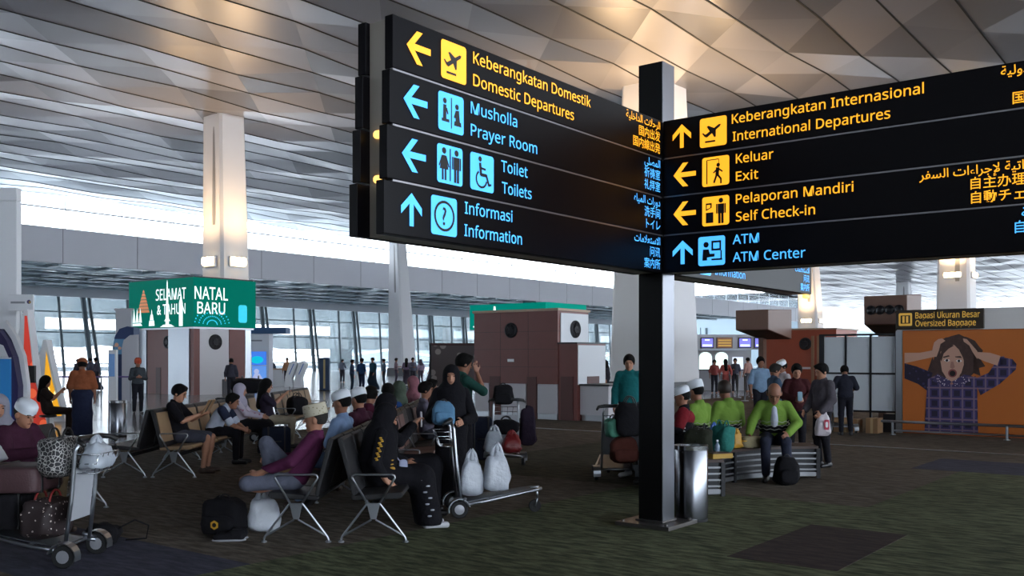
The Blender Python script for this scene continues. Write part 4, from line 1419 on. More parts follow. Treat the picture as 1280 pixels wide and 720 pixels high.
STAND = dict(pelvis=(0, 0, .93), chest=(0, .005, 1.22), neck=(0, -.01, 1.41), head=(0, .02, 1.555),
             sh=(.158, -.01, 1.345), el=(.225, -.03, 1.09), wr=(.245, .06, .85), hip=(.085, 0, .90), kn=(.095, .03, .49), an=(.10, -.03, .08))
SIT = dict(pelvis=(0, .0, .565), chest=(0, -.06, .86), neck=(0, -.065, 1.045), head=(0, -.03, 1.19),
           sh=(.158, -.06, .978), el=(.215, .0, .75), wr=(.14, .22, .70), hip=(.09, .02, .55), kn=(.12, .44, .53), an=(.12, .42, .085))

def joints(base, **ov):
    J = {}
    for k, v in base.items():
        if k in ('pelvis', 'chest', 'neck', 'head'):
            J[k] = V3(*v)
        else:
            J[k + 'R'] = V3(*v)
            J[k + 'L'] = V3(-v[0], v[1], v[2])
    for k, v in ov.items():
        if k in J:
            J[k] = V3(*v)
        elif k + 'R' in J:
            J[k + 'R'] = V3(*v)
            J[k + 'L'] = V3(-v[0], v[1], v[2])
        else:
            J[k] = V3(*v)
    return J

def person(label, at, face, base=STAND, pose=None, k=1.0, skin=None, hair='short', hairm=None, cap=None, hijab=None, top=None, bottom=None, shoes=None,
           cell=0.013, group=None, extras=None, z=0.0, build=1.0, hs=1.10):
    """top = (material, sleeve fraction 0..1, looseness); bottom = ('trousers'|'shorts'|'skirt', material); face = heading in degrees (0 = +x)"""
    skin = skin or SKIN
    hairm = hairm or HAIR
    J = joints(base, **(pose or {}))
    seated = J['pelvis'][2] < .75
    root = thing('person', label, 'person', (at[0], at[1], z), math.radians(face - 90), group)
    root.scale = (k, k, k)
    up = unit(J['neck'] - J['pelvis'])
    rt = unit(J['shR'] - J['shL'])
    fw = unit(np.cross(up, rt))
    rt = np.cross(fw, up)
    T = np.stack([rt, fw, up])
    hf = unit(J['look']) if 'look' in J else unit(J['head'] - J['neck'] + 2.2 * fw - .9 * up)
    hr = unit(np.cross(hf, unit(J['head'] - J['neck'] + 0.35 * up)))
    hu = np.cross(hr, hf)
    Hm = np.stack([hr, hf, hu])
    hc = J['head']
    at_h = lambda x, y, z_: hc + (hr * x + hf * y + hu * z_) * hs
    E3 = lambda *r: tuple(q * hs for q in r)
    fine = cell < 0.0145
    w = build
    # ---- the body, one continuous surface
    s = Sdf()
    mid = (J['pelvis'] * .5 + J['chest'] * .5)
    s.ell(J['pelvis'], (.145 * w, .100 * w, .11), T, .04)
    s.ell(mid, (.122 * w, .088 * w, .15), T, .04)
    s.ell(J['chest'], (.136 * w, .090 * w, .165), T, .04)
    s.cap(J['shL'] * .9 + J['neck'] * .1, J['neck'] - up * .04, .040, .046, .03)
    s.cap(J['shR'] * .9 + J['neck'] * .1, J['neck'] - up * .04, .040, .046, .03)
    s.cap(J['neck'] - up * .04, J['neck'] + (hc - J['neck']) * .55, .056, .050, .03)
    s.ell(at_h(0, -.012, .022), E3(.074, .092, .092), Hm, .02)
    s.ell(at_h(0, .022, -.045), E3(.056, .064, .068), Hm, .03)
    if fine:
        s.cap(at_h(0, .088, .012), at_h(0, .106, -.020), .009, .013, .012)
        s.cap(at_h(-.03, .075, .032), at_h(.03, .075, .032), .012, k=.015)
        s.ell(at_h(.034, .094, .010), E3(.016, .012, .012), Hm, .012, True)
        s.ell(at_h(-.034, .094, .010), E3(.016, .012, .012), Hm, .012, True)
        s.cap(at_h(-.014, .080, -.052), at_h(.014, .080, -.052), .009, k=.008)
        s.ell(at_h(0, .07, -.088), E3(.022, .02, .018), Hm, .02)
    for sx in (-1, 1):
        s.ell(at_h(sx * .076, -.008, -.008), E3(.012, .022, .032), Hm, .01)
    pal = {}
    for sd, sg_ in (('L', -1), ('R', 1)):
        sh, el, wr = J['sh' + sd], J['el' + sd], J['wr' + sd]
        s.cap(sh, el, .047 * w, .036 * w, .03)
        s.cap(el, el + (wr - el) * .35, .037 * w, .036 * w, .02)
        s.cap(el + (wr - el) * .35, wr, .036 * w, .026, .02)
        hd = unit(J['hd' + sd]) if 'hd' + sd in J else unit(wr - el)
        tdir = V3(-sg_ * .6, .6, .5) if abs(hd[2]) < .6 else V3(-sg_ * .25, 1, 0)
        if 'th' + sd in J:
            tdir = J['th' + sd]
        td = unit(tdir - hd * (tdir @ hd))
        pn = np.cross(hd, td) * sg_
        s.ell(wr + hd * .05, (.040, .018, .052), np.stack([td, pn, hd]), .015)
        cv = -pn
        for q in range(4):
            o = (q - 1.5) * .021
            ln = (.070, .078, .072, .056)[3 - q]
            p0 = wr + hd * .088 + td * o
            p1 = p0 + hd * ln * .52 + cv * .010
            p2 = p1 + (hd * .72 + cv * .68) * ln * .5
            r = .0088 if fine else .011
            s.cap(p0 - hd * .02, p1, r, k=.006)
            s.cap(p1, p2, r, r * .82, k=.004)
        t0 = wr + hd * .028 + td * .030
        t1 = t0 + td * .030 + hd * .032 + cv * .006
        s.cap(t0, t1, .0115, .010, k=.01)
        s.cap(t1, t1 + hd * .030 + td * .006 + cv * .008, .010, .0085, k=.004)
        pal[sd] = (hd, td)
        hp, kn, an = J['hip' + sd], J['kn' + sd], J['an' + sd]
        s.cap(hp, kn, .078 * w, .052, .04)
        s.cap(kn, an, .050, .036, .03)
        s.ell(kn + (an - kn) * .3 - unit(np.cross(unit(an - kn), rt)) * 0.0, (.050, .052, .10), np.stack([rt, np.cross(unit(an - kn), rt), unit(an - kn)]), .03)
        ft = unit(J['ft' + sd]) if 'ft' + sd in J else unit(V3(sg_ * .15, 1, 0))
        dn = V3(0, 0, -1) if abs(ft[2]) < .5 else unit(J['fdn' + sd]) if 'fdn' + sd in J else V3(0, 1, 0)
        J['heel' + sd] = an - ft * .035 + dn * .045
        J['toe' + sd] = an + ft * .165 + dn * .052
        s.cap(an, an + dn * .04, .036, .034, .02)
        s.cap(J['heel' + sd], J['toe' + sd], .031, .024, .03)
    s.build('body', skin, root, cell)
    # ---- face details
    if fine and not (hijab and len(hijab) > 1 and hijab[1] == 'veil'):
        a = MB()
        HM = Matrix(((hr[0], hf[0], hu[0], hc[0]), (hr[1], hf[1], hu[1], hc[1]), (hr[2], hf[2], hu[2], hc[2]), (0, 0, 0, 1))) @ Matrix.Diagonal((hs, hs, hs, 1))
        for sx in (-1, 1):
            a.soft((sx * .033, .083, .010), (.021, .012, .009), .9, 1, 0, 10, 0, HM)
            a.tube([(sx * .016, .090, .030), (sx * .034, .089, .035), (sx * .050, .078, .030)], .0034, 5, 0, HM)
        a.build('eyes', EYEM, root, smooth=True)
        a = MB()
        a.tube([(-.022, .080, -.054), (0, .0905, -.052), (.022, .080, -.054)], [.003, .0062, .003], 6, 0, HM)
        a.build('mouth', LIPM, root, smooth=True)
    # ---- hair and headgear
    if hijab:
        hm = hijab[0]
        s = Sdf()
        s.ell(at_h(0, -.018, .022), E3(.094, .108, .112), Hm, .02)
        s.cap(at_h(0, -.015, -.05), J['neck'] - up * .02, .092, .11, .06)
        s.ell(J['neck'] - up * .09 + fw * .015, (.185, .13, .13), T, .08)
        if len(hijab) > 1 and hijab[1] == 'long':
            s.cap(J['neck'] - up * .1, J['chest'] - up * .12 + fw * .02, .17, .2, .08)
        s.ell(at_h(0, .13, -.012), E3(.058, .09, .076), Hm, .02, True)
        s.build('headscarf', hm, root, cell)
    elif hair == 'short' or hair == 'crop':
        s = Sdf()
        g = .014 if hair == 'short' else .007
        s.ell(at_h(0, -.014, .024), E3(.076 + g, .092 + g, .094 + g), Hm, .01)
        if hair == 'short':
            s.ell(at_h(.01, .045, .098), E3(.060, .040, .028), Hm, .02)
        if hair == 'short':
            s.clip(at_h(0, .06, .040), hf * .86 - hu * .5)
        else:
            s.clip(at_h(0, -.012, .0), hf * .95 - hu * .3)
        s.clip(at_h(0, -.02, -.045), hf * .10 - hu)
        s.build('hair', hairm, root, cell)
    elif hair == 'long':
        s = Sdf()
        s.ell(at_h(0, -.016, .024), E3(.090, .104, .106), Hm, .01)
        s.cap(at_h(0, -.06, -.02), J['neck'] - up * .22 - fw * .11, .078, .085, .05)
        s.cap(at_h(.05, -.02, -.02), J['neck'] + rt * .07 - up * .1 - fw * .04, .04, .03, .04)
        s.cap(at_h(-.05, -.02, -.02), J['neck'] - rt * .07 - up * .1 - fw * .04, .04, .03, .04)
        s.ell(at_h(0, .12, -.02), E3(.058, .085, .085), Hm, .015, True)
        s.build('hair', hairm, root, cell)
    elif hair == 'fringe':                                    # balding, hair round the sides
        s = Sdf()
        s.ell(at_h(0, -.02, .015), E3(.080, .094, .088), Hm, .01)
        s.clip(at_h(0, .02, .03), hf)
        s.clip(at_h(0, -.02, .055), hu - hf * .35)
        s.clip(at_h(0, -.02, -.045), -hu)
        s.build('hair', hairm, root, cell)
    if cap:
        HM = Matrix(((hr[0], hf[0], hu[0], hc[0]), (hr[1], hf[1], hu[1], hc[1]), (hr[2], hf[2], hu[2], hc[2]), (0, 0, 0, 1))) @ Matrix.Diagonal((hs, hs, hs, 1))
        a = MB()
        if cap[0] == 'round':
            prof = [(.086, .035), (.094, .040), (.096, .075), (.093, .105), (.075, .128), (.04, .138), (.005, .14)]
        elif cap[0] == 'beanie':
            prof = [(.090, .02), (.100, .025), (.101, .06), (.097, .095), (.078, .128), (.045, .145), (.005, .15)]
        else:
            prof = [(.086, .03), (.096, .035), (.098, .08), (.094, .130), (.085, .138), (.005, .140)]
        sc = Matrix.Translation((0, -.016, 0)) @ Matrix.Rotation(math.radians(-8), 4, 'X') @ Matrix.Diagonal((.95, 1.10, 1, 1))
        a.lathe(prof, 24, 0, HM @ sc)
        a.build('cap', cap[1], root, smooth='auto')
    # ---- clothes
    if top:
        tm, sl, lo_ = top[:3]
        hem = top[3] if len(top) > 3 else .02
        g = .012 + lo_ * .55
        s = Sdf()
        s.ell(J['pelvis'] + up * .02, (.150 * w + g, .106 * w + g, .12 + g), T, .03)
        s.ell(mid, (.130 * w + g, .096 * w + g, .16), T, .045)
        s.ell(J['chest'], (.142 * w + g, .096 * w + g, .17), T, .045)
        s.cap(J['shL'] * .94 + J['neck'] * .06, J['neck'] - up * .035, .042 + g * .5, .050 + g * .4, .03)
        s.cap(J['shR'] * .94 + J['neck'] * .06, J['neck'] - up * .035, .042 + g * .5, .050 + g * .4, .03)
        s.cap(J['neck'] - up * .05, J['neck'] + up * .012, .062 + g * .4, .058 + g * .25, .03)
        for sd in 'LR':
            sh, el, wr = J['sh' + sd], J['el' + sd], J['wr' + sd]
            if sl <= .5:
                e2 = sh + (el - sh) * (sl * 2)
                s.cap(sh, e2, .048 * w + g * .7, .046 * w + g * .9, .025)
            else:
                s.cap(sh, el, .048 * w + g * .7, .040 * w + g * .8, .025)
                e2 = el + (wr - el) * ((sl - .5) * 2 * .97)
                s.cap(el, e2, .040 * w + g * .8, .031 + g * .7, .02)
        # a few folds
        s.ell(J['neck'] + up * .085 + fw * .03, (.062, .070, .065), T, .012, True)
        hem_p = J['pelvis'] - up * hem
        if seated:
            hem_p = J['pelvis'] - up * min(hem, .05)
        s.clip(hem_p, -up)
        s.build('top', tm, root, cell)
        if len(top) > 4:                                       # shirt shown in an open jacket front
            s = Sdf()
            s.ell(J['chest'] + fw * (.020 + g * .3) - up * .05, (.074, .104 + g, .22), T, .02)
            s.cap(mid + fw * (.03 + g * .3), J['pelvis'] + fw * .05 + up * .02, .07 + g * .4, k=.04)
            s.ell(J['neck'] + up * .085 + fw * .03, (.052, .060, .055), T, .012, True)
            s.build('inner_shirt', top[4], root, cell)
    if bottom:
        kind, bm_ = bottom[:2]
        s = Sdf()
        if kind in ('trousers', 'shorts'):
            s.ell(J['pelvis'], (.155 * w + .012, .110 * w + .012, .12), T, .05)
            for sd in 'LR':
                hp, kn, an = J['hip' + sd], J['kn' + sd], J['an' + sd]
                if kind == 'shorts':
                    s.cap(hp, hp + (kn - hp) * .86, .098 * w, .086, .04)
                else:
                    s.cap(hp, kn, .094 * w, .070, .04)
                    s.cap(kn, kn + (an - kn) * .93, .068, .056, .03)
        else:
            s.ell(J['pelvis'], (.165 * w, .12 * w, .13), T, .05)
            for sd in 'LR':
                hp, kn, an = J['hip' + sd], J['kn' + sd], J['an' + sd]
                s.cap(hp, kn, .11, .105, .08)
                s.cap(kn, an, .105, .115, .08)
            hm_, km, am = (J['hipL'] + J['hipR']) / 2, (J['knL'] + J['knR']) / 2, (J['anL'] + J['anR']) / 2
            s.cap(hm_, km, .11, .115, .08)
            s.cap(km, am, .12, .13, .08)
            s.clip(J['pelvis'] + up * .12, up)
            s.clip((0, 0, .035), (0, 0, -1))
        s.build('skirt' if kind == 'skirt' else kind, bm_, root, cell)
    if shoes:
        for sd in 'LR':
            s = Sdf()
            s.cap(J['heel' + sd], J['toe' + sd], .039, .033, .03)
            s.cap(J['heel' + sd] + (J['an' + sd] - J['heel' + sd]) * .3, J['an' + sd], .043, .040, .03)
            s.build('shoe', shoes, root, max(cell * .8, .009))
    if extras:
        extras(root, J, dict(up=up, fw=fw, rt=rt, hc=hc, at_h=at_h, pal=pal))
    return root

# ------------------------------------------------------------------ waiting hall seats
SEATB = mat('seat_black', '#17161a', 0.55, bump=0.3, bscale=300)
SEATT = mat('seat_tan', '#8f7559', 0.5, noise=0.1, nscale=60)
SEATR = mat('seat_dusky', '#6f4f4a', 0.55, noise=0.08, nscale=40)
def seating(label, x, y0, facing, n, cols, group, backmats=None, pitch=0.6):
    """row along +Y of the world from its near end; facing 0 or 180"""
    t = thing('seating_row', label, 'seat', (x, y0, 0), math.radians(facing), group)
    dr = 1 if facing == 0 else -1
    a = MB()
    a.box((-0.02, dr * n * pitch / 2, 0.31), (0.07, n * pitch, 0.05))
    a.build('beam', DARKM, t, bevel=0.005)
    for i in range(n):
        yc = dr * (i + .5) * pitch
        m = cols[i % len(cols)]
        a = MB()
        hw = pitch / 2 - 0.02
        a.prism([(-.22, .425), (-.20, .385), (.24, .40), (.275, .43), (.26, .465), (.22, .465), (-.12, .435)], yc - hw, yc + hw, 0, Matrix.Rotation(math.pi / 2, 4, 'X') @ Matrix.Diagonal((1, 1, -1, 1)))
        a.build('seat', SEATB if m is SEATB else m, t, bevel=0.012)
        a = MB()
        a.prism([(-.20, .42), (-.165, .44), (-.29, .955), (-.315, .975), (-.345, .955), (-.30, .80)], yc - hw, yc + hw, 0, Matrix.Rotation(math.pi / 2, 4, 'X') @ Matrix.Diagonal((1, 1, -1, 1)))
        if m is not SEATB:
            a.prism([(-.19, .50), (-.183, .50), (-.276, .925), (-.283, .925)], yc - hw + .03, yc + hw - .03, 1, Matrix.Translation((.012, 0, 0)) @ Matrix.Rotation(math.pi / 2, 4, 'X') @ Matrix.Diagonal((1, 1, -1, 1)))
        a.build('backrest', [SEATB, m], t, bevel=0.01)
    for j in sorted({0, n} | {q for q in range(4, n - 1, 4)}):
        y = dr * j * pitch
        a = MB()
        r = .0105
        a.tube([(-.055, y, .36), (-.20, y, .60), (-.195, y, .62), (-.17, y, .63), (.17, y, .63), (.195, y, .62), (.20, y, .60), (.055, y, .36)], r, 8)
        a.build('armrest', ALU, t, smooth=True)
        a = MB()
        a.prism([(-.062, .365), (.062, .365), (.026, .215), (-.026, .215)], y - .015, y + .015, 0, Matrix.Rotation(math.pi / 2, 4, 'X') @ Matrix.Diagonal((1, 1, -1, 1)))
        a.build('bracket', ALU, t, bevel=.004)
        for sx in (-1, 1):
            a = MB()
            a.tube([(sx * .06, y, .36), (sx * .29, y, .055), (sx * .30, y, .03), (sx * .30, y, .0)], r, 8)
            a.tube([(sx * .02, y, .21), (sx * .285, y, .06)], r * .9, 8)
            a.lathe([(.028, 0), (.028, .012), (.015, .02)], 10, 0, Matrix.Translation((sx * .30, y, 0)))
            a.build('leg', ALU, t, smooth='auto')
    return t
CX, CY = -1.29, 8.94
XL, XR = -2.01, -1.29
seating('near row of seats facing left, where the man in purple shirt sits', XL, CY, 180, 17, [SEATB, SEATB, SEATB, SEATR], 'rows of waiting seats')
seating('near row of seats facing right, where the woman in black sits', XR, CY, 0, 14, [SEATB, SEATB, SEATR, SEATR], 'rows of waiting seats')
XB, XB2, YB = -4.85, -5.56, 13.76
seating('row of tan backed seats facing right, where the boy with a tablet sits', XB, YB, 0, 9, [SEATT], 'rows of waiting seats')
seating('black seats facing left, back to back with the tan row', XB2, YB, 180, 6, [SEATB], 'rows of waiting seats')
seating('far row of tan seat backs behind the long haired woman', XB, 20.6, 0, 6, [SEATT], 'rows of waiting seats')
seating('row of seats at the left edge under the man in maroon', -4.95, 8.6, 0, 4, [SEATB], 'rows of waiting seats')

# ------------------------------------------------------------------ litter bins
def bin_(loc, r, h, label):
    t = thing('litter_bin', label, 'bin', loc, 0, 'round steel litter bins')
    a = MB()
    a.lathe([(r * .96, 0.0), (r * .97, .03), (r, .035), (r, h * .93), (r * .985, h * .935)], 40)
    a.build('body', mat('bin_steel', '#7b7d83', 0.22, 1.0), t, smooth='auto')
    a = MB()
    a.lathe([(r * .985, h * .935), (r * 1.02, h * .94), (r * 1.02, h * .995), (r * .96, h), (r * .90, h * .99), (r * .90, h * .8), (.01, h * .8)], 40)
    a.build('rim', CHROME, t, smooth='auto')
    a = MB()
    a.lathe([(r * .985, 0), (r * .985, .028), (r * .9, .03)], 32)
    a.build('foot_ring', RUBBER, t, smooth='auto')
    return t
bin_(G(864, 10.15), .175, .80, 'round steel litter bin right beside the foot of the sign post')
bin_(G(147, 21.0), .19, .78, 'round steel litter bin far left, in front of the green screen kiosk')

# ------------------------------------------------------------------ luggage trolleys
PANELW = mat('trolley_panel', '#a9abb2', 0.4)
def trolley(label, loc, rz, panel=PANELW):
    t = thing('luggage_trolley', label, 'trolley', loc, rz, 'luggage trolleys')
    a = MB()
    for s in (-1, 1):
        a.tube([(s * .27, .02, .13), (s * .26, .3, .17), (s * .12, .88, .26), (s * .06, .96, .27)], .018, 8)
        a.tube([(s * .27, .02, .15), (s * .20, .10, .20)], .016, 8)
    for y, x in ((.10, .265), (.35, .25), (.60, .19), (.85, .125)):
        a.tube([(-x, y, .125 + .15 * y), (x, y, .125 + .15 * y)], .012, 6)
    a.build('base_frame', ALU, t, smooth=True)
    a = MB()
    a.prism([(-.22, .12), (.22, .12), (.20, .4), (.11, .88), (-.11, .88), (-.20, .4)], .14, .148, 0, Matrix.Rotation(math.radians(8.5), 4, 'X'))
    a.build('platform', mat('platform_grey', '#5e6066', .5, .6), t)
    for s in (-1, 1):
        a = MB()
        a.tube([(s * .21, .05, .15), (s * .205, .0, .55), (s * .20, -.03, .95), (s * .19, -.06, 1.02)], .018, 8)
        a.build('upright', ALU, t, smooth=True)
    a = MB()
    a.hexa([(-.19, .035, .36), (.19, .035, .36), (.19, .045, .36), (-.19, .045, .36)], [(-.185, -.012, .80), (.185, -.012, .80), (.185, -.002, .80), (-.185, -.002, .80)])
    a.build('panel', panel, t)
    a = MB()
    a.tube([(-.30, -.16, 1.0), (-.27, -.10, 1.035), (-.19, -.06, 1.045), (.19, -.06, 1.045), (.27, -.10, 1.035), (.30, -.16, 1.0)], [.016, .022, .026, .026, .022, .016], 10)
    a.build('handle', BLACK, t, smooth=True)
    a = MB()
    for z in (.76, .84, .92):
        w = .17 + (z - .76) * .2
        a.tube([(-w, -.03, z), (-w, -.17 - (z - .76) * .3, z), (w, -.17 - (z - .76) * .3, z), (w, -.03, z)], .005, 6)
    for x in (-.16, -.08, 0, .08, .16):
        a.tube([(x, -.03, .76), (x, -.17, .76), (x * 1.15, -.22, .92)], .004, 6)
    a.build('basket', CHROME, t, smooth=True)
    for (x, y, r) in ((-.29, .02, .095), (.29, .02, .095)):
        M = Matrix.Translation((x, y, r)) @ Matrix.Rotation(math.pi / 2, 4, 'Y')
        a = MB()
        a.lathe([(r * .55, -.022), (r * .9, -.024), (r, -.015), (r, .015), (r * .9, .024), (r * .55, .022)], 22, 0, M)
        w_ = a.build('wheel', RUBBER, t, smooth='auto')
        a = MB()
        a.lathe([(.01, -.03), (r * .56, -.024), (r * .56, .024), (.01, .03)], 16, 0, M)
        a.build('hub', mat('hub_pale', '#9b9ca3', .4, .3), w_, smooth='auto')
        a = MB()
        for k in range(9):
            pass
        pts = [(x, y + (r + .018) * math.cos(math.radians(q)), r + (r + .018) * math.sin(math.radians(q))) for q in range(15, 196, 20)]
        for p0, p1 in zip(pts, pts[1:]):
            a.hexa([(x - .05, p0[1], p0[2]), (x + .05, p0[1], p0[2]), (x + .05, p1[1], p1[2]), (x - .05, p1[1], p1[2])],
                   [(x - .05, y + (p0[1] - y) * 1.06, r + (p0[2] - r) * 1.06), (x + .05, y + (p0[1] - y) * 1.06, r + (p0[2] - r) * 1.06), (x + .05, y + (p1[1] - y) * 1.06, r + (p1[2] - r) * 1.06), (x - .05, y + (p1[1] - y) * 1.06, r + (p1[2] - r) * 1.06)])
        a.build('fender', ALU, t)
    r = .07
    M = Matrix.Translation((0, .90, r)) @ Matrix.Rotation(math.pi / 2, 4, 'Y')
    a = MB()
    a.lathe([(.01, -.02), (r * .9, -.02), (r, -.012), (r, .012), (r * .9, .02), (.01, .02)], 20, 0, M)
    w_ = a.build('front_wheel', RUBBER, t, smooth='auto')
    a = MB()
    a.tube([(-.03, .90, .07), (-.03, .92, .14), (0, .93, .16), (.03, .92, .14), (.03, .90, .07)], .008, 6)
    a.tube([(0, .93, .15), (0, .92, .26)], .014, 8)
    a.build('fork', ALU, w_, smooth=True)
    return t
def on(t, x, y, z):
    M = Matrix.Translation(t.location) @ Matrix.Rotation(t.rotation_euler.z, 4, 'Z')
    return M @ Vector((x, y, z))

# ------------------------------------------------------------------ bags
def loops(t, c, w, h, r, m, axis='x', d=.0):
    a = MB()
    for s in ((-1, 1) if d else (0,)):
        pts = []
        for k in range(9):
            q = math.pi * k / 8
            u, v = -math.cos(q) * w / 2, math.sin(q) * h
            pts.append((c[0] + u, c[1] + s * d, c[2] + v) if axis == 'x' else (c[0] + s * d, c[1] + u, c[2] + v))
        a.tube(pts, r, 6)
    return a.build('handle', m, t, smooth=True)
def suitcase(label, loc, size, m, rz=0.0, group=None, hard=True, trim=None, cat='suitcase'):
    t = thing('suitcase', label, cat, loc, rz, group)
    sx, sy, sz = size
    a = MB()
    a.soft((0, 0, sz / 2), (sx, sy, sz), .22, 5, .004, 28)
    a.build('shell', m, t, smooth=True)
    a = MB()
    pts = rrect(-sx / 2, -sz / 2, sx / 2, sz / 2, min(sx, sz) * .18)
    a.tube([(x * 1.0, 0, z + sz / 2) for x, z in pts], .008, 6, 0, None, True)
    a.build('zip_seam', trim or BLACK, t, smooth=True)
    a = MB()
    a.tube([(-sx * .14, -sy / 2, sz * .5), (-sx * .12, -sy / 2 - .03, sz * .5), (sx * .12, -sy / 2 - .03, sz * .5), (sx * .14, -sy / 2, sz * .5)], .010, 6)
    a.build('grip', trim or BLACK, t, smooth=True)
    a = MB()
    for x in (-sx * .28, sx * .28):
        a.box((x, 0, sz / 2), (.035, sy * 1.012, sz * 1.012))
    a.build('strap', trim or BLACK, t, bevel=.01)
    return t
def plastic_bag(label, loc, size, m, rz=0.0, seed=1, group=None, pr=None):
    t = thing('plastic_bag', label, 'bag', loc, rz, group)
    sx, sy, sz = size
    a = MB()
    a.soft((0, 0, sz * .42), (sx, sy, sz * .84), .62, seed, .045, 26, taper=.45)
    a.build('body', m, t, smooth=True)
    a = MB()
    for s in (-1, 1):
        a.tube([(s * sx * .18, 0, sz * .72), (s * sx * .12, .01, sz * .92), (s * sx * .03, 0, sz * 1.02), (-s * sx * .02, 0, sz * .95), (s * sx * .02, -.01, sz * .78)], [.03, .022, .015, .016, .03], 8)
    a.build('handle', m, t, smooth=True)
    if pr:
        a = MB()
        flat(a, rrect(-sx * .02, sz * .25, sx * .26, sz * .62, .02), plane((0, -sy * .53, 0), (1, 0, 0)), 0)
        flat(a, rrect(sx * .05, sz * .33, sx * .19, sz * .54, .02), plane((0, -sy * .53, 0), (1, 0, 0)), 1, .006)
        a.build('print', [pr, WHITE], t)
    return t
def backpack(label, loc, size, m, rz=0.0, seed=2, emblem=None, lie=0.0, name='backpack'):
    t = thing(name, label, 'bag', loc, rz)
    t.rotation_euler.x = lie
    sx, sy, sz = size
    a = MB()
    a.soft((0, 0, sz / 2), (sx, sy, sz), .5, seed, .03, 26, taper=.2)
    a.build('body', m, t, smooth=True)
    a = MB()
    a.soft((0, -sy * .42, sz * .32), (sx * .74, sy * .42, sz * .50), .5, seed + 1, .02, 20)
    a.build('front_pocket', m, t, smooth=True)
    loops(t, (0, 0, sz * .95), sx * .25, sz * .13, .008, BLACK)
    a = MB()
    for s in (-1, 1):
        a.tube([(s * sx * .2, sy * .38, sz * .9), (s * sx * .3, sy * .62, sz * .6), (s * sx * .32, sy * .55, sz * .2), (s * sx * .3, sy * .35, sz * .08)], .014, 6)
    a.build('strap', BLACK, t, smooth=True)
    if emblem:
        a = MB()
        Me = plane((0, -sy * .66, sz * .34), (1, 0, 0))
        flat(a, [(.045 * math.cos(math.radians(60 * q + 30)), .045 * math.sin(math.radians(60 * q + 30))) for q in range(6)], Me, 0)
        flat(a, disc(0, 0, .022, 10), Me, 1, .006)
        a.build('emblem', [emblem, m], t)
    return t
def duffel(label, loc, size, m, rz=0.0, seed=4, strapm=None, cat='bag', name='duffel_bag'):
    t = thing(name, label, cat, loc, rz)
    sx, sy, sz = size
    a = MB()
    a.soft((0, 0, sz * .5), (sx, sy, sz), .55, seed, .035, 26)
    a.build('body', m, t, smooth=True)
    loops(t, (0, 0, sz * .85), sx * .4, sz * .35, .010, strapm or BLACK, d=sy * .22)
    a = MB()
    a.tube([(-sx * .42, 0, sz * .86), (0, 0, sz * 1.0), (sx * .42, 0, sz * .86)], .006, 5)
    a.build('zip_seam', strapm or BLACK, t, smooth=True)
    return t
BAGK = cloth('bag_black', '#17161a')
BAGN = cloth('bag_navy', '#1f2433')
BAGM = mat('bag_maroon_brown', '#4a3236', .6, noise=.12, nscale=6, bump=.2)
BAGR = cloth('bag_rust', '#4a2620')
POLKA = spotted('bag_polka', '#261a1c', '#c9bdb6', 26, .2)
GEO = spotted('bag_geometric', '#2a2a2e', '#b9b7b4', 30, .07, kind='lines')
PLW = mat('plastic_white', '#b7bcc6', .35, bump=.5, bscale=16)
PLC = mat('plastic_clear', '#a9b0ba', .25, bump=.6, bscale=14)
PLR = mat('plastic_red', '#7c1c20', .4, bump=.5, bscale=16)
TEALB = cloth('bag_teal', '#28665f')
BLUEB = cloth('bag_blue', '#2c4f93')
OLIVE = cloth('bag_olive', '#24261d')
GOLD = mat('emblem_yellow', '#c99a2e', .5)

# trolley at the lower left corner, with its load
tA = trolley('near luggage trolley at the lower left corner, loaded with bags', G(104, 8.12) , math.radians(88))
suitcase('black suitcase at the bottom of the lower left trolley', on(tA, -.02, .78, .29), (.44, .62, .30), BAGK, math.radians(88))
duffel('maroon polka dot bag on the lower left trolley', on(tA, -.06, .27, .215), (.50, .28, .33), POLKA, math.radians(88), 7, mat('bag_red_strap', '#8a2a2a', .6))
suitcase('brown suitcase lying on top of the lower left trolley load', on(tA, -.03, .66, .60), (.50, .80, .22), BAGM, math.radians(88))
tb = duffel('black and white patterned tote on the lower left trolley', on(tA, -.04, .17, .72), (.46, .26, .34), GEO, math.radians(88), 9, BLACK, name='tote_bag')
plastic_bag('white plastic bag in the basket of the lower left trolley', on(tA, .0, -.12, .785), (.46, .24, .27), PLC, math.radians(88), 6)
plastic_bag('white plastic bag on the brown suitcase at the left edge', on(tA, .0, .80, .825), (.30, .22, .18), PLW, math.radians(88), 8)
a = MB()
a.soft((0, 0, .09), (.30, .22, .18), .6, 3, .05, 20)
a.tube([(.12, 0, .12), (.28, .02, .20), (.40, .03, .14), (.38, .02, .02), (.2, 0, .02)], .008, 6)
o = a.build('shoulder_bag', BAGK, None, smooth=True, loc=G(128, 8.9), rz=.3)
tag(o, 'small black shoulder bag with loose strap on the carpet behind the near trolley', 'bag')

# bags on the floor in front of the near seats
backpack('black backpack with a yellow emblem on the carpet', G(281, 9.35), (.44, .30, .36), BAGK, math.radians(-12), 5, GOLD)
plastic_bag('white plastic bag beside the black backpack on the carpet', G(330, 9.5), (.38, .30, .42), PLW, .3, 12)
def shoe_pair(label, loc, rz, m, sole):
    t = thing('shoes', label, 'shoes', loc, rz)
    for s in (-1, 1):
        b = Sdf()
        b.cap((s * .06, -.09, .05), (s * .06, .13, .035), .045, .034, .03)
        b.cap((s * .06, -.09, .07), (s * .06, -.02, .08), .04, .035, .02)
        o = b.build('shoe', m, t, .009)
        a = MB()
        a.soft((s * .06, .015, .012), (.095, .32, .024), .7, 2, 0, 16)
        a.build('sole', sole, o, smooth=True)
    return t
shoe_pair('pair of black shoes with pale soles in front of the black backpack', G(290, 9.05), math.radians(95), BAGK, mat('sole_pale', '#9a9aa0', .6))

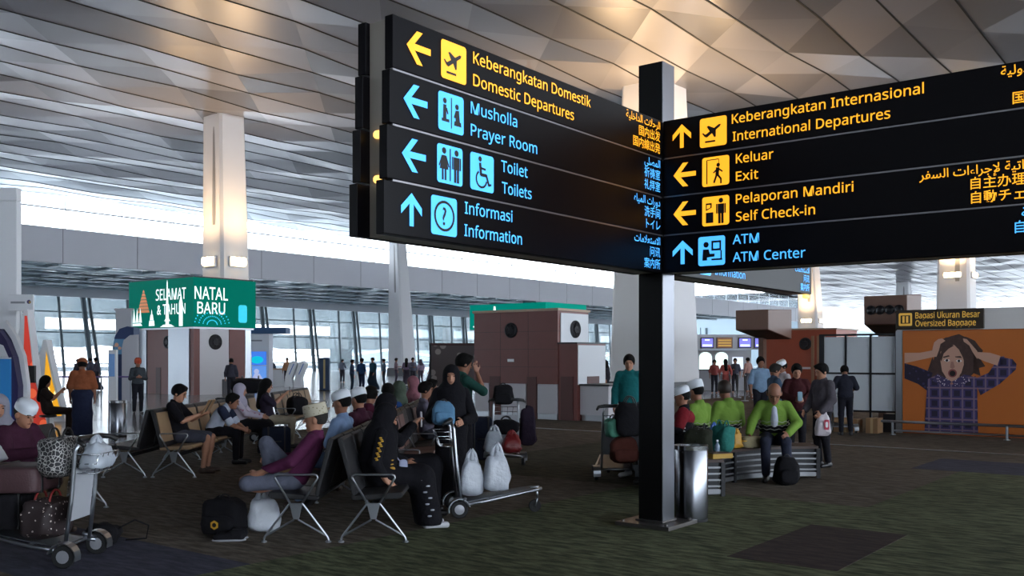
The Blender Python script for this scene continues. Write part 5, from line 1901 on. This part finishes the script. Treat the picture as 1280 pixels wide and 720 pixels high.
# trolley held by the woman in black
tE = trolley('luggage trolley held by the standing woman in black', G(568, 10.55), math.radians(-80))
plastic_bag('white plastic bag on the woman in black\'s trolley, the one nearer the handle', on(tE, .02, .19, .20), (.30, .22, .50), PLW, math.radians(20), 14)
plastic_bag('white plastic bag on the woman in black\'s trolley, the one farther from the handle', on(tE, .02, .47, .245), (.36, .24, .52), PLW, math.radians(24), 15)
backpack('light blue small bag hung on the trolley of the woman in black', on(tE, .0, -.12, .98), (.27, .17, .26), cloth('bag_light_blue', '#587f9f'), math.radians(10), 3, None, 0.0, 'handbag')
# loaded trolley behind it
tF = trolley('loaded luggage trolley facing us behind the standing woman', G(632, 15.4), math.radians(172))
plastic_bag('clear white plastic bag on the trolley facing us', on(tF, .12, .40, .235), (.38, .30, .42), PLC, 0, 16)
plastic_bag('red plastic bag on the trolley facing us', on(tF, -.17, .50, .245), (.36, .30, .34), PLR, .2, 17)
duffel('black bag on top of the red and white plastic bags', on(tF, -.03, .16, .50), (.40, .22, .24), BAGK, math.radians(-8), 18)
backpack('black backpack standing on the handle of the trolley facing us', on(tF, .06, -.13, .96), (.36, .2, .32), BAGK, 0, 19)
a = MB()
a.soft((0, 0, .0), (.30, .14, .62), .6, 8, .05, 22, taper=.3)
o = a.build('coat', cloth('coat_plum', '#2b2230'), None, smooth=True, loc=on(tF, -.36, .0, .62))
tag(o, 'dark plum coat hanging from the trolley facing us', 'coat')
suitcase('rust red suitcase standing behind the trolley facing us', G(601, 16.2), (.42, .28, .72), BAGN, .1)
# trolley beside the seated boys
tG = trolley('pale luggage trolley behind the boys on the tan seats', Vector((-5.3, 19.9, 0)), math.radians(100))
duffel('big black bag piled on the trolley behind the boys', on(tG, 0, .12, .98), (.40, .74, .30), BAGK, math.radians(100), 20)
suitcase('dark blue suitcase on the trolley behind the boys', on(tG, 0, .55, .27), (.42, .5, .62), BAGN, math.radians(100))
suitcase('brown suitcase with a raised handle behind the boy in white', G(275, 20.3), (.42, .26, .80), mat('case_brown', '#5c4a40', .5), .1)
suitcase('dark blue holdall on the floor right of the boys', G(345, 17.0), (.5, .35, .5), BAGN, .3, None)
duffel('large black bag on the seats beside the long haired woman', Vector((-4.70, 21.0, .47)), (.40, .46, .40), BAGK, .5, 21)
# trolley behind the sign post
tH = trolley('loaded trolley half hidden behind the sign post', Vector((1.47, 13.45, 0)), math.radians(2))
backpack('rust brown bag hanging at the side of the trolley behind the sign post', G(780, 13.1, .28), (.42, .26, .36), BAGR, math.radians(6), 22)
duffel('green teal bag on the trolley behind the sign post', G(768, 13.2, .62), (.26, .24, .26), mat('bag_green_teal', '#3f7d68', .7, bump=.3), .3, 23)
duffel('black bag on top of the trolley behind the sign post', G(787, 13.15, .64), (.40, .3, .46), BAGK, .1, 24)

# ------------------------------------------------------------------ curved bench of steel slats
WOODB = mat('bench_wood', '#3a2620', .5, noise=.2, nscale=9)
SLATM = mat('slat_steel', '#838488', .4, 1.0)
def curved_bench(label, c, ri, ro, a0, a1):
    t = thing('curved_bench', label, 'bench', (c[0], c[1], 0), 0, 'curved benches')
    def ringp(g, n=18):
        A = [math.radians(a0 + (a1 - a0) * k / n) for k in range(n + 1)]
        return [((ri - g) * math.cos(q), (ri - g) * math.sin(q)) for q in A] + [((ro + g) * math.cos(q), (ro + g) * math.sin(q)) for q in reversed(A)]
    def arc_solid(mb, r0, r1, z0, z1, n=18):
        for k in range(n):
            q0, q1 = math.radians(a0 + (a1 - a0) * k / n), math.radians(a0 + (a1 - a0) * (k + 1) / n)
            p = [(r0 * math.cos(q0), r0 * math.sin(q0)), (r1 * math.cos(q0), r1 * math.sin(q0)), (r1 * math.cos(q1), r1 * math.sin(q1)), (r0 * math.cos(q1), r0 * math.sin(q1))]
            mb.prism(p, z0, z1)
    a = MB()
    arc_solid(a, ri - .02, ro + .02, .42, .455)
    a.build('seat_top', WOODB, t)
    a = MB()
    arc_solid(a, ri + .05, ro - .05, .02, .42)
    a.build('core', DARKM, t)
    for i in range(5):
        z = .03 + i * .077
        pts = ringp(0)
        a = MB()
        n = len(pts)
        for k in range(n):
            p, q = pts[k], pts[(k + 1) % n]
            dx, dy = q[0] - p[0], q[1] - p[1]
            l = math.hypot(dx, dy)
            ang = math.atan2(dy, dx)
            a.box(((p[0] + q[0]) / 2, (p[1] + q[1]) / 2, z + (.02 if i else .03)), (l + .01, .02, .022 if i else .06), 0, None, ang)
        a.build('slat', SLATM, t)
    for q in (a0, (a0 + a1) / 2, a1):
        for r in (ri, ro):
            b = MB()
            b.box((r * math.cos(math.radians(q)), r * math.sin(math.radians(q)), .21), (.05, .05, .42), 0, None, math.radians(q))
            b.build('post', DARKM, t)
    return t
BX, BY = 4.2, 12.1
curved_bench('curved steel slat bench under the men in green jackets', (BX, BY), 1.60, 2.18, 84, 187)
suitcase('black suitcase used as a seat behind the sign post', Vector((2.06, 14.22, 0)), (.40, .34, .45), BAGK, .2)
duffel('olive black bag on the left end of the curved bench', (2.42, 12.45, .455), (.40, .34, .34), OLIVE, 1.2, 31)
duffel('teal jacket bundle on the curved bench beside the olive bag', (2.80, 12.75, .455), (.24, .30, .36), TEALB, .6, 32, TEALB, 'bag', 'jacket_bundle')
plastic_bag('blue plastic bag on the curved bench behind the teal bundle', (2.78, 13.2, .455), (.34, .28, .36), mat('plastic_blue', '#2f5aa6', .4, bump=.4, bscale=14), .8, 33)
t = thing('water_bottle', 'clear water bottle in front of the teal bundle on the curved bench', 'bottle', (2.63, 12.30, .455))
a = MB()
a.lathe([(.03, 0), (.033, .01), (.033, .07), (.030, .08), (.033, .09), (.033, .14), (.013, .175), (.013, .19)], 14)
a.build('body', mat('bottle_clear', '#8fa5bd', .1, trans=.5), t, smooth='auto')
a = MB()
a.lathe([(.015, .19), (.015, .21), (.012, .212)], 12)
a.build('bottle_cap', mat('cap_white', '#d5dae2', .4), t)
plastic_bag('yellow snack bag beside the beige pouch on the curved bench', (3.14, 13.42, .455), (.18, .16, .26), mat('snack_yellow', '#b98a2e', .45, bump=.4, bscale=14), .2, 34)
a = MB()
a.soft((0, 0, .08), (.36, .24, .17), .5, 6, .03, 24)
a.soft((0, -.02, .10), (.37, .20, .03), .5, 6, .0, 24, 1)
o = a.build('beige_pouch', [cloth('pouch_beige', '#8f8468'), GOLD], None, smooth=True, loc=(3.36, 13.5, .455), rz=.3)
tag(o, 'beige pouch with yellow edge on the curved bench by the bald man', 'bag')
a = MB()
a.box((0, 0, .03), (.30, .22, .06))
a.box((0, 0, .064), (.28, .2, .01), 1)
o = a.build('snack_box', [mat('box_yellow', '#a8842e', .6), mat('box_brown', '#4a3826', .6)], None, loc=(2.60, 12.12, .455), rz=.4, bevel=.004)
tag(o, 'flat yellow box on the near end of the curved bench', 'box')
backpack('black bag with a green ring between the bald man\'s feet', (3.72, 13.0, .0), (.34, .24, .38), BAGK, .1, 36)

# ------------------------------------------------------------------ people
CL = {}
def C(hexv, n=.25):
    if hexv not in CL:
        CL[hexv] = cloth('cloth_' + hexv[1:], hexv, n)
    return CL[hexv]
WHITEC = cloth('cap_white', '#c9ccd6', .06)
BATIKC = spotted('cap_batik', '#b3ab97', '#7d7358', 34, .22)
SHOEB = mat('shoe_black', '#17161a', .45)
SHOEW = mat('shoe_white', '#b9b9bf', .5)
SHOEP = mat('shoe_pink', '#b9848f', .5)
SANDAL = mat('sandal_brown', '#3d2c24', .6)
YELT = mat('trim_yellow', '#b88a22', .6)
BLKC = C('#131217', .15)

def limb(**k):
    return k
# man in purple shirt, near seat facing left, one knee drawn up
def elder_bits(root, J, F):
    s = Sdf()
    s.ell(J['pelvis'] + F['fw'] * .10 + F['up'] * .06, (.17, .14, .09), None, .04)
    s.build('waist_cloth', C('#5a4431'), root, .012)
    a = MB()
    w = J['wrR'] * .85 + J['elR'] * .15
    d = unit(J['wrR'] - J['elR'])
    a.tube([tuple(w - d * .012), tuple(w + d * .012)], .036, 12)
    a.build('wrist_band', mat('band_brown', '#6b4a2c', .5), root, smooth='auto')
person('seated elderly man in a purple shirt and patterned white cap, one knee drawn up', (-2.10, 9.28), 180, SIT,
       dict(chest=(0, -.14, .82), neck=(0, -.21, .985), head=(0, -.20, 1.125), sh=(.160, -.19, .93),
            knR=(.10, .30, .88), anR=(.09, .26, .50), ftR=(.1, 1, -.1), knL=(-.22, .40, .53), anL=(.04, .20, .50), ftL=(1, .3, 0), fdnL=(0, 0, -1),
            elL=(-.25, -.02, .74), wrL=(-.20, .30, .625), elR=(.24, -.04, .74), wrR=(.15, .22, .73), look=(0, 1, -.10)),
       skin=SKINL, hair='crop', hairm=HAIRG, cap=('tall', BATIKC), top=(C('#4d1f3d'), 1.0, .020), bottom=('trousers', C('#5b5e6d')), cell=.010, extras=elder_bits)
person('seated man in a white cap and light blue shirt behind the man in purple', (-2.0, 11.0), 165, SIT,
       dict(head=(0, -.05, 1.20), elR=(.22, .05, .78), wrR=(.1, .28, .78)), hair='crop', cap=('round', WHITEC), top=(C('#7e95b8'), .5, .02), bottom=('trousers', C('#6f86a8')), shoes=SANDAL)
person('seated man in a white cap and dark maroon collar, farther along the same row', (-1.96, 12.1), 150, SIT, {}, hair='crop', cap=('round', WHITEC), top=(C('#3a1b2a'), .5, .02), bottom=('trousers', C('#3a3a42')), shoes=SANDAL)

# woman in black with yellow lettering, near seat facing right
def abaya_bits(root, J, F):
    a = MB()
    for sd in 'R':
        p, q = J['sh' + sd], J['el' + sd]
        for k in range(14):
            c = p + (q - p) * (.10 + .062 * k) - np.array([0, 0, 0]) + F['rt'] * .072 * 1.0 + F['fw'] * (.012 * ((k % 3) - 1))
            a.soft(tuple(c), (.012, .034, .016), .8, k, .02, 8)
    a.build('sleeve_lettering', YELT, root, smooth=True)
    a = MB()
    c = J['pelvis'] + F['up'] * .10 + F['rt'] * .155
    for k in (0, 1):
        a.soft(tuple(c + F['up'] * .04 * k + F['fw'] * .05), (.03, .13, .016), .6, k, 0, 12)
    a.soft(tuple(c - F['up'] * .05 + F['fw'] * .10), (.03, .06, .05), .6, 2, .03, 12)
    a.build('belt_trim', YELT, root, smooth=True)
    a = MB()
    b0 = J['chest'] + F['fw'] * .15
    pts = [tuple(b0 + F['rt'] * .05 + F['up'] * .14), tuple(b0 + F['fw'] * .03 - F['up'] * .08 + F['rt'] * .06), tuple(J['pelvis'] + F['fw'] * .20 + F['up'] * .11 + F['rt'] * .09)]
    a.tube(pts, .007, 6)
    a.soft(tuple(J['pelvis'] + F['fw'] * .22 + F['up'] * .07 + F['rt'] * .11), (.03, .09, .15), .6, 3, 0, 12)
    a.build('lanyard', mat('lanyard_pale', '#8e93ad', .6), root, smooth=True)
    a = MB()
    for sd, s in (('R', 1),):
        for k in range(7):
            p = J['kn' + sd] * (1 - k / 7) + J['an' + sd] * (k / 7)
            a.soft(tuple(p + F['rt'] * .118 + np.array([0, (-.02, .02)[k % 2], 0])), (.012, .045, .018), .7, k, 0, 8)
    a.build('hem_trim', mat('trim_pale', '#a8a9b5', .6), root, smooth=True)
person('seated woman in black headscarf and black robe with yellow lettering on the sleeve', (-1.33, 9.62), 18, SIT,
       dict(chest=(0, -.03, .83), neck=(0, .01, 1.0), head=(0, .07, 1.12), sh=(.155, -.01, .96), elR=(.21, -.08, .70), wrR=(.20, .03, .51), hdR=(-.1, .8, -.45),
            elL=(-.2, .08, .74), wrL=(-.08, .28, .66), kn=(.09, .42, .50), an=(.09, .50, .08), look=(0, 1, -.45)),
       skin=SKINL, hijab=(BLKC, 'long'), top=(BLKC, 1.0, .022), bottom=('skirt', BLKC), shoes=SHOEW, cell=.010, extras=abaya_bits)
def phone_bits(col):
    def fn(root, J, F):
        a = MB()
        p = (J['wrR'] + J['wrL']) / 2 + F['fw'] * .10 + F['up'] * .05
        a.soft(tuple(p), (.085, .014, .17), .25, 1, 0, 16)
        a.build('phone', mat('phone_' + col[1:], col, .35), root, smooth=True)
    return fn
person('seated woman in black holding a white phone beside the black robed woman', (-1.33, 10.45), 14, SIT,
       dict(el=(.2, .08, .82), wr=(.07, .25, .98), look=(0, 1, -.4)), skin=SKINL, hijab=(BLKC,), top=(BLKC, 1.0, .02), bottom=('skirt', BLKC), shoes=SHOEB, extras=phone_bits('#c9c9d0'))
def jersey_bits(root, J, F):
    a = MB()
    c = J['chest'] - F['fw'] * .135 + F['up'] * .10
    for k in range(6):
        q = c + F['rt'] * (-.11 + .044 * k)
        a.soft(tuple(q), (.030, .018, .046), .7, k, .02, 8)
    a.build('back_lettering', YELT, root, smooth=True)
person('seated person in a maroon jersey with yellow back lettering', (-1.97, 13.3), 80, SIT, dict(chest=(0, .0, .86), head=(0, .04, 1.19)), top=(C('#4a1a2c'), .5, .02), bottom=('trousers', C('#22222a')), shoes=SHOEB, extras=jersey_bits)
person('seated person in a bright blue top, back turned, beyond the black headscarf', (-1.93, 14.8), 120, SIT, {}, top=(C('#223f74'), .5, .02), bottom=('trousers', C('#22222a')), shoes=SHOEB)
person('seated woman in a grey green headscarf among the far seats', (-1.92, 16.0), 160, SIT, {}, skin=SKINL, hijab=(C('#4a554a'),), top=(C('#4a554a'), 1, .02), bottom=('skirt', C('#33363a')), shoes=SHOEB, cell=.016)
person('seated woman in a pink headscarf among the far seats', (-1.97, 18.7), 200, SIT, dict(head=(0, -.03, 1.22)), skin=SKINL, hijab=(C('#8a5a64'),), top=(C('#8a5a64'), 1, .02), bottom=('skirt', C('#6a4a55')), shoes=SHOEB, cell=.016)
person('seated dark haired person right of the pink headscarf', (-1.34, 16.3), 20, SIT, dict(head=(0, -.03, 1.22)), top=(C('#7a4a42'), .4, .02), bottom=('trousers', C('#2b2b33')), shoes=SHOEB, cell=.016)
person('seated person with short black hair nearest the standing woman in black', (-1.32, 15.0), 15, SIT, dict(head=(0, -.03, 1.21)), top=(C('#5a5563'), .4, .015), bottom=('trousers', C('#2b2b33')), shoes=SHOEB, cell=.016)

# standing woman in black behind her trolley, and the man in green behind her
person('standing woman in a long black headscarf and robe behind a luggage trolley', (-.72, 11.35), 278, STAND,
       dict(elR=(.25, .06, 1.06), wrR=(.19, .28, 1.20), hdR=(-.5, .6, .3), elL=(-.25, .08, 1.05), wrL=(-.12, .33, 1.02), look=(.1, 1, -.12)), k=.965,
       skin=SKINL, hijab=(BLKC, 'long'), top=(BLKC, 1.0, .035), bottom=('skirt', BLKC), shoes=SHOEB, cell=.011, build=1.15)
person('standing man in dark green, hand to his face, behind the woman in black', (-.68, 13.2), 25, STAND,
       dict(elR=(.22, .20, 1.20), wrR=(.085, .17, 1.44), hdR=(-.15, -.25, 1)), k=1.05, top=(C('#1c3f39'), .55, .02), bottom=('trousers', BLKC), shoes=SHOEB)

# the boys on the tan seats
def tablet(root, J, F):
    M = Matrix.Translation(tuple((J['wrR'] + J['wrL']) / 2 + F['fw'] * .11 + np.array([0, 0, .09]))) @ Matrix.Rotation(math.radians(-28), 4, 'X')
    a = MB()
    a.box((0, 0, 0), (.30, .022, .24))
    o = a.build('tablet_case', mat('case_tan', '#8b6a4c', .6), root, bevel=.006)
    a = MB()
    a.box((.06, .013, 0), (.03, .006, .242))
    q = a.build('tablet_band', BLACK, root)
    for x in (o, q):
        x.matrix_local = M
person('seated boy in a black t-shirt and grey shorts holding a brown tablet case', (-4.96, 14.4), 0, SIT,
       dict(chest=(0, -.10, .86), neck=(0, -.10, 1.05), head=(0, -.03, 1.185), sh=(.165, -.10, 1.0), el=(.21, .09, .78), wr=(.11, .30, .87), look=(0, 1, -.45), kn=(.12, .42, .52), an=(.11, .36, .08)),
       skin=SKINL, top=(BLKC, .42, .02), bottom=('shorts', C('#3f404b')), shoes=SANDAL, cell=.0115, extras=tablet)
person('seated boy leaning forward in a white and navy shirt', (-4.86, 15.6), 0, SIT,
       dict(chest=(0, .12, .80), neck=(0, .24, .95), head=(0, .33, 1.04), sh=(.155, .20, .90), el=(.17, .36, .66), wr=(.06, .52, .58), look=(0, 1, -.35), kn=(.11, .42, .52), an=(.11, .42, .08)), k=.97,
       skin=SKIN, top=(C('#aab0c0', .1), .42, .022), bottom=('trousers', BLKC), shoes=SHOEB, cell=.012,
       extras=lambda root, J, F: [(lambda s: (s.cap(J['sh' + q], J['sh' + q] * .5 + J['el' + q] * .5, .078, .074, .02), s.build('navy_sleeve', C('#23283c'), root, .012)))(Sdf()) for q in 'LR'])
person('seated child in a pink and white print top behind the leaning boy', (-4.78, 17.0), 5, SIT,
       dict(el=(.2, .10, .78), wr=(.10, .36, .72)), k=.95, skin=SKINL, hair='crop', hijab=(C('#a9a3b5', .1),), top=(spotted('print_pink', '#b3a9b8', '#9a6a80', 12, .25), 1, .02), bottom=('skirt', BLKC), shoes=SHOEP, cell=.014)
person('seated woman with long black hair looking at a phone', (-4.62, 18.2), 15, SIT,
       dict(el=(.2, .10, .84), wr=(.06, .30, 1.02), look=(0, 1, -.3)), skin=SKINL, hair='long', top=(C('#2b2433'), .45, .02), bottom=('trousers', C('#8a8070')), shoes=SHOEB, cell=.014, extras=phone_bits('#2a2a33'))

# far left group
person('seated man in a maroon jacket and white cap at the left edge, looking down', (-4.92, 9.55), 338, SIT,
       dict(chest=(0, -.02, .86), neck=(0, .03, 1.04), head=(0, .10, 1.155), sh=(.168, .0, .985), el=(.24, .12, .76), wr=(.10, .36, .80), look=(0, 1, -.42), hd=(-.4, .8, .1)),
       skin=SKINL, hair='crop', hairm=HAIRG, cap=('round', WHITEC), top=(C('#381a2b'), 1, .035), bottom=('trousers', C('#4a3d2c')), shoes=SANDAL, cell=.0115, build=1.15)
person('seated person in a pale grey headscarf at the far left edge', (-5.45, 10.2), 300, SIT, {}, skin=SKINL, hijab=(C('#85838f', .1),), top=(C('#6a6470'), 1, .02), bottom=('skirt', C('#5a5560')), shoes=SANDAL, cell=.014)
ORC = C('#8c5034')
person('standing person in orange knitted hat and orange jacket, seen from behind', (-9.4, 21.0), 110, STAND, {}, k=1.0, skin=SKIN,
       cap=('beanie', ORC), top=(ORC, 1, .07, -.10), bottom=('skirt', C('#252a40')), shoes=SHOEB, cell=.014, build=1.35)
person('standing person in an orange cap and dark clothes near the green screen kiosk', (-11.5, 29.5), 300, STAND, dict(el=(.22, .05, 1.08), wr=(.06, .22, 1.12)), cap=('beanie', C('#b5503a')), top=(C('#3a4046'), .9, .03), bottom=('trousers', C('#1c1d25')), shoes=SHOEB, cell=.018)
stl = thing('stool', 'dark stool under the child beside the blue kiosk', 'stool', G(60, 21.3))
a = MB()
a.lathe([(.17, .40), (.18, .41), (.18, .44), (.16, .45)], 18)
a.build('seat', BLACK, stl, smooth='auto')
a = MB()
a.lathe([(.16, 0), (.16, .02), (.03, .04), (.03, .40)], 14)
a.build('pedestal', STEEL, stl, smooth='auto')
person('seated child with a black bob by the red tree board', (-10.30, 21.3), 20, SIT, dict(el=(.2, .10, .80), wr=(.05, .25, .95)), skin=SKINL, hair='long', top=(C('#2b2220'), .4, .02), bottom=('trousers', C('#2b2220')), shoes=SHOEB, cell=.016)
person('standing dark figure in front of the white panel of the green screen kiosk', (-11.7, 40.0), 100, STAND, {}, top=(C('#3a3a46'), 1, .04), bottom=('trousers', C('#24242c')), shoes=SHOEB, cell=.022)

# right of the post
TEALC = C('#155a5c')
person('standing man in a teal jacket half hidden by the left edge of the sign post', (2.05, 16.8), 262, STAND, {}, k=1.05, top=(TEALC, 1, .045, .12), bottom=('trousers', C('#25262e')), shoes=SHOEB, skin=SKINL, cell=.0125)
person('seated person in a white cap and dark jacket hidden behind the sign post', (2.03, 14.17), 232, SIT, dict(head=(0, .03, 1.14), neck=(0, -.02, 1.0)), cap=('round', WHITEC), hair='crop', top=(C('#24242c'), 1, .04), bottom=('trousers', C('#b3b5bf', .08)), shoes=SHOEW, cell=.014)
def redpanel(root, J, F):
    s = Sdf()
    s.ell(J['chest'] + F['up'] * .05, (.180, .140, .12), np.stack([F['rt'], F['fw'], F['up']]), .02)
    s.cap(J['shL'], J['elL'] * .75 + J['shL'] * .25, .082, .075, .03)
    s.ell(J['neck'] + F['up'] * .09, (.075, .085, .075), None, .01, True)
    s.build('red_yoke', C('#6b1820'), root, .012)
    a = MB()
    for k in range(4):
        a.soft(tuple(J['pelvis'] + F['up'] * (.16 + .02 * k) - F['rt'] * .19 + F['fw'] * (.02 * (-1) ** k)), (.03, .10, .02), .7, k, .03, 10)
    a.build('white_motif', mat('motif_white', '#b9b9c4', .6), root, smooth=True)
person('seated person in a red and black jacket and white cap right behind the sign post', (2.27, 13.0), 165, SIT, {}, cap=('round', WHITEC), hair='crop', top=(BLKC, 1, .035), bottom=('trousers', BLKC), shoes=SHOEB, cell=.0125, extras=redpanel)
GREENC = cloth('jacket_lime', '#6b893a', .12, 10)
def borders(root, J, F):
    a = MB()
    for k in range(3):
        z = J['pelvis'] + F['up'] * (.13 + .05 * k)
        pts = []
        for q in range(24):
            b = 2 * math.pi * q / 24
            pts.append(tuple(z + F['rt'] * math.cos(b) * .205 + F['fw'] * math.sin(b) * .158 + F['up'] * (.008 if q % 2 else -.008)))
        a.tube(pts, .004, 5, 0, None, True)
    s = Sdf()
    s.ell(J['pelvis'] + F['up'] * .12, (.198, .150, .12), np.stack([F['rt'], F['fw'], F['up']]), .02)
    s.clip(J['pelvis'] + F['up'] * .235, F['up'])
    s.build('dark_border', BLKC, root, .012)
    a.build('border_line', mat('border_pale', '#a9aca0', .6), root, smooth=True)
person('seated man in a lime green jacket and white cap, seen from behind', (2.60, 13.58), 132, SIT, dict(chest=(0, -.02, .87), head=(0, .0, 1.205)), k=1.03, cap=('tall', WHITEC), hair='crop', top=(GREENC, 1, .03), bottom=('trousers', BLKC), shoes=SANDAL, cell=.0115, extras=borders)
person('seated bare headed man in a lime green jacket, seen straight from behind', (3.12, 13.98), 105, SIT, dict(chest=(0, -.02, .87), head=(-.02, .02, 1.20)), k=1.04, hair='short', hairm=mat('hair_brown', '#2a1c17', .6), top=(GREENC, 1, .035), bottom=('trousers', C('#3a3a42')), shoes=SANDAL, cell=.0115, extras=borders, build=1.12)
def front_border(root, J, F):
    borders(root, J, F)
person('seated bald man in lime green jacket over white shirt, facing us', (3.74, 13.72), 258, SIT,
       dict(chest=(0, .03, .86), neck=(0, .07, 1.04), head=(0, .13, 1.155), sh=(.165, .03, .985), elR=(.28, .05, .78), wrR=(.33, .18, .62), hdR=(.1, .3, -.6), elL=(-.30, .10, .76), wrL=(-.16, .36, .63), hdL=(.3, .9, -.2),
            look=(0, 1, -.75), kn=(.13, .44, .53), anR=(.12, .38, .08), anL=(-.16, .44, .08)), k=1.05, hs=1.2,
       hair='fringe', hairm=HAIRG, top=(GREENC, 1, .035, .02, C('#aeb2c0', .1)), bottom=('trousers', C('#2a2d3c')), shoes=SHOEB, cell=.0105, extras=front_border, build=1.08)
MARC = C('#3d1a1e')
person('standing young man in a dark maroon sweater looking at his phone', (4.92, 16.6), 262, STAND,
       dict(el=(.25, .06, 1.12), wr=(.08, .30, 1.06), look=(0, 1, -.5)), k=.955, skin=SKINL, top=(MARC, 1, .045, .10), bottom=('trousers', C('#1d1c22')), shoes=SHOEB, cell=.0115, extras=phone_bits('#7fa0b5'))
def bag_hand(root, J, F):
    pass
GREYJ = C('#4b464d')
pg = person('standing young man in a grey and brown jacket holding a white plastic bag', (4.90, 15.15), 205, STAND,
       dict(elL=(-.24, .02, 1.10), wrL=(-.20, .20, .92), elR=(.235, .0, 1.10), wrR=(.20, .18, .92), look=(.2, 1, -.35)), k=.965, skin=SKINL, top=(GREYJ, 1, .05, .14), bottom=('trousers', C('#1d1c22')), shoes=SHOEB, cell=.0115)
plastic_bag('white plastic bag with a red print held by the man in the grey jacket', (4.83, 14.92, .50), (.28, .16, .42), mat('plastic_pinkish', '#b9afb6', .4, bump=.3), .0, 41, None, mat('print_red', '#b03048', .6))
person('standing grey haired man in a blue grey shirt facing right behind the bald man', (4.92, 18.0), 10, STAND, dict(el=(.24, .05, 1.1), wr=(.16, .24, 1.02)), k=.95, hairm=HAIRG, top=(C('#3f4f63'), .5, .03, .08), bottom=('trousers', C('#24242c')), shoes=SHOEB, cell=.0125)
person('standing man in a light blue shirt, leftmost of the standing group', (6.0, 23.2), 275, STAND, {}, k=1.03, top=(C('#7d97b3'), .5, .03, .08), bottom=('trousers', C('#24242c')), shoes=SHOEB, cell=.015)
person('standing person in a white shirt behind the maroon sweater', (5.75, 20.4), 200, STAND, {}, k=.98, cap=('round', WHITEC), top=(C('#a49a9c', .1), .5, .03), bottom=('trousers', C('#3a3338')), shoes=SHOEB, cell=.015)
person('dark clothed man seen from behind pushing a trolley by the frosted screen', (7.40, 21.3), 80, STAND,
       dict(el=(.26, .10, 1.12), wr=(.22, .36, 1.04), chest=(0, .06, 1.20), neck=(0, .09, 1.38), head=(0, .15, 1.51), sh=(.172, .09, 1.33), knR=(.10, .06, .49), anR=(.10, -.12, .09)), k=.94, top=(C('#23242f'), .5, .04, .06), bottom=('trousers', C('#1a1a22')), shoes=SHOEB, cell=.014)
tP = trolley('luggage trolley pushed by the dark clothed man at the frosted screen', (7.53, 21.85, 0), math.radians(-10))
a = MB()
a.box((0, 0, .22), (.36, .34, .44))
a.box((0, -.171, .22), (.05, .003, .44), 1)
o = a.build('carton', [MATS['cardboard'], MATS['tape']], None, loc=on(tP, .02, .42, .24) , rz=math.radians(-10), bevel=.005)
tag(o, 'cardboard box on the trolley pushed past the frosted screen', 'box')

# people far off, each with their own clothes
FAR = [
    (893, 46, '#8e4a48', '#2b2b33', 270, 'person in a red top behind the queue posts, leftmost'),
    (907, 45, '#b05a55', '#8e4a48', 90, 'person in a red patterned dress among the queue posts'),
    (919, 47, '#4a4a58', '#2b2b33', 250, 'dark figure between the queue posts and the lit arches'),
    (935, 48, '#a8827a', '#4a4a52', 120, 'person in a pale pink top at the far check-in counter'),
    (747, 30.5, '#2b2b33', '#24242c', 280, 'woman in black beside the counter of the red brown booth'),
    (756, 31.5, '#33333c', '#24242c', 200, 'second dark figure just right of the red brown booth counter'),
    (452, 47, '#27436b', '#1f2a44', 60, 'person in blue walking on the shiny tiles'),
    (466, 50, '#2b5066', '#22303f', 240, 'person in teal blue on the shiny tiles, right of the one in blue'),
    (440, 49, '#3a4a66', '#22303f', 0, 'slate blue figure on the shiny tiles, left of the one in blue'),
    (480, 58, '#4a5a6a', '#2b2f3a', 180, 'grey figure far out on the tiles before the glass wall'),
    (508, 60, '#6a5a70', '#3a3540', 90, 'mauve clothed figure in front of the far white column'),
    (516, 57, '#5a5a6a', '#33333c', 300, 'dark grey figure just right of the far white column'),
    (526, 62, '#8a7a90', '#4a4250', 120, 'pale mauve figure farther right of the far white column'),
    (539, 55, '#7a6a7a', '#3a3540', 200, 'figure in dusty purple left of the picture board'),
    (495, 63, '#86707a', '#4a4250', 0, 'dusty pink figure left of the far white column'),
    (359, 57.2, '#a87a5a', '#33333c', 270, 'person in tan between the leaning check-in kiosks'),
    (340, 60, '#3a4452', '#24242c', 270, 'dark figure behind the white desk'),
    (97, 52, '#3a3540', '#24242c', 60, 'dark figure far behind the orange hat'),
    (113, 56, '#4a4a58', '#24242c', 150, 'grey figure far behind the orange hat, to the right'),
    (120, 50, '#5a5562', '#33333c', 200, 'figure in grey mauve left of the slim white totem'),
    (428, 66, '#6a7080', '#33333c', 80, 'pale grey figure by the glass wall right of the blue totem'),
    (550, 46, '#6a4a55', '#33333c', 160, 'figure in plum just left of the picture board'),
]
for i, (px, Y, c1, c2, fa, lab) in enumerate(FAR):
    p_ = G(px, Y)
    ps = [dict(), dict(knR=(.10, .14, .50), anR=(.10, -.02, .12), knL=(-.10, -.02, .48), anL=(-.10, -.26, .12), elR=(.24, -.12, 1.1), wrR=(.25, -.12, .86), elL=(-.24, .08, 1.1), wrL=(-.24, .22, .9)),
          dict(elR=(.24, .08, 1.1), wrR=(.10, .26, 1.12))][i % 3]
    person(lab, (p_.x, p_.y), fa, STAND, ps, k=.96 + .02 * (i % 4), top=(C(c1), .5 + .5 * (i % 2), .03), bottom=('skirt' if i % 3 == 1 else 'trousers', C(c2)), shoes=None,
           hair='long' if i in (1, 4, 5, 10) else 'short', hijab=(C(c2),) if i in (13, 12) else None, cell=.027, group='people far across the hall')
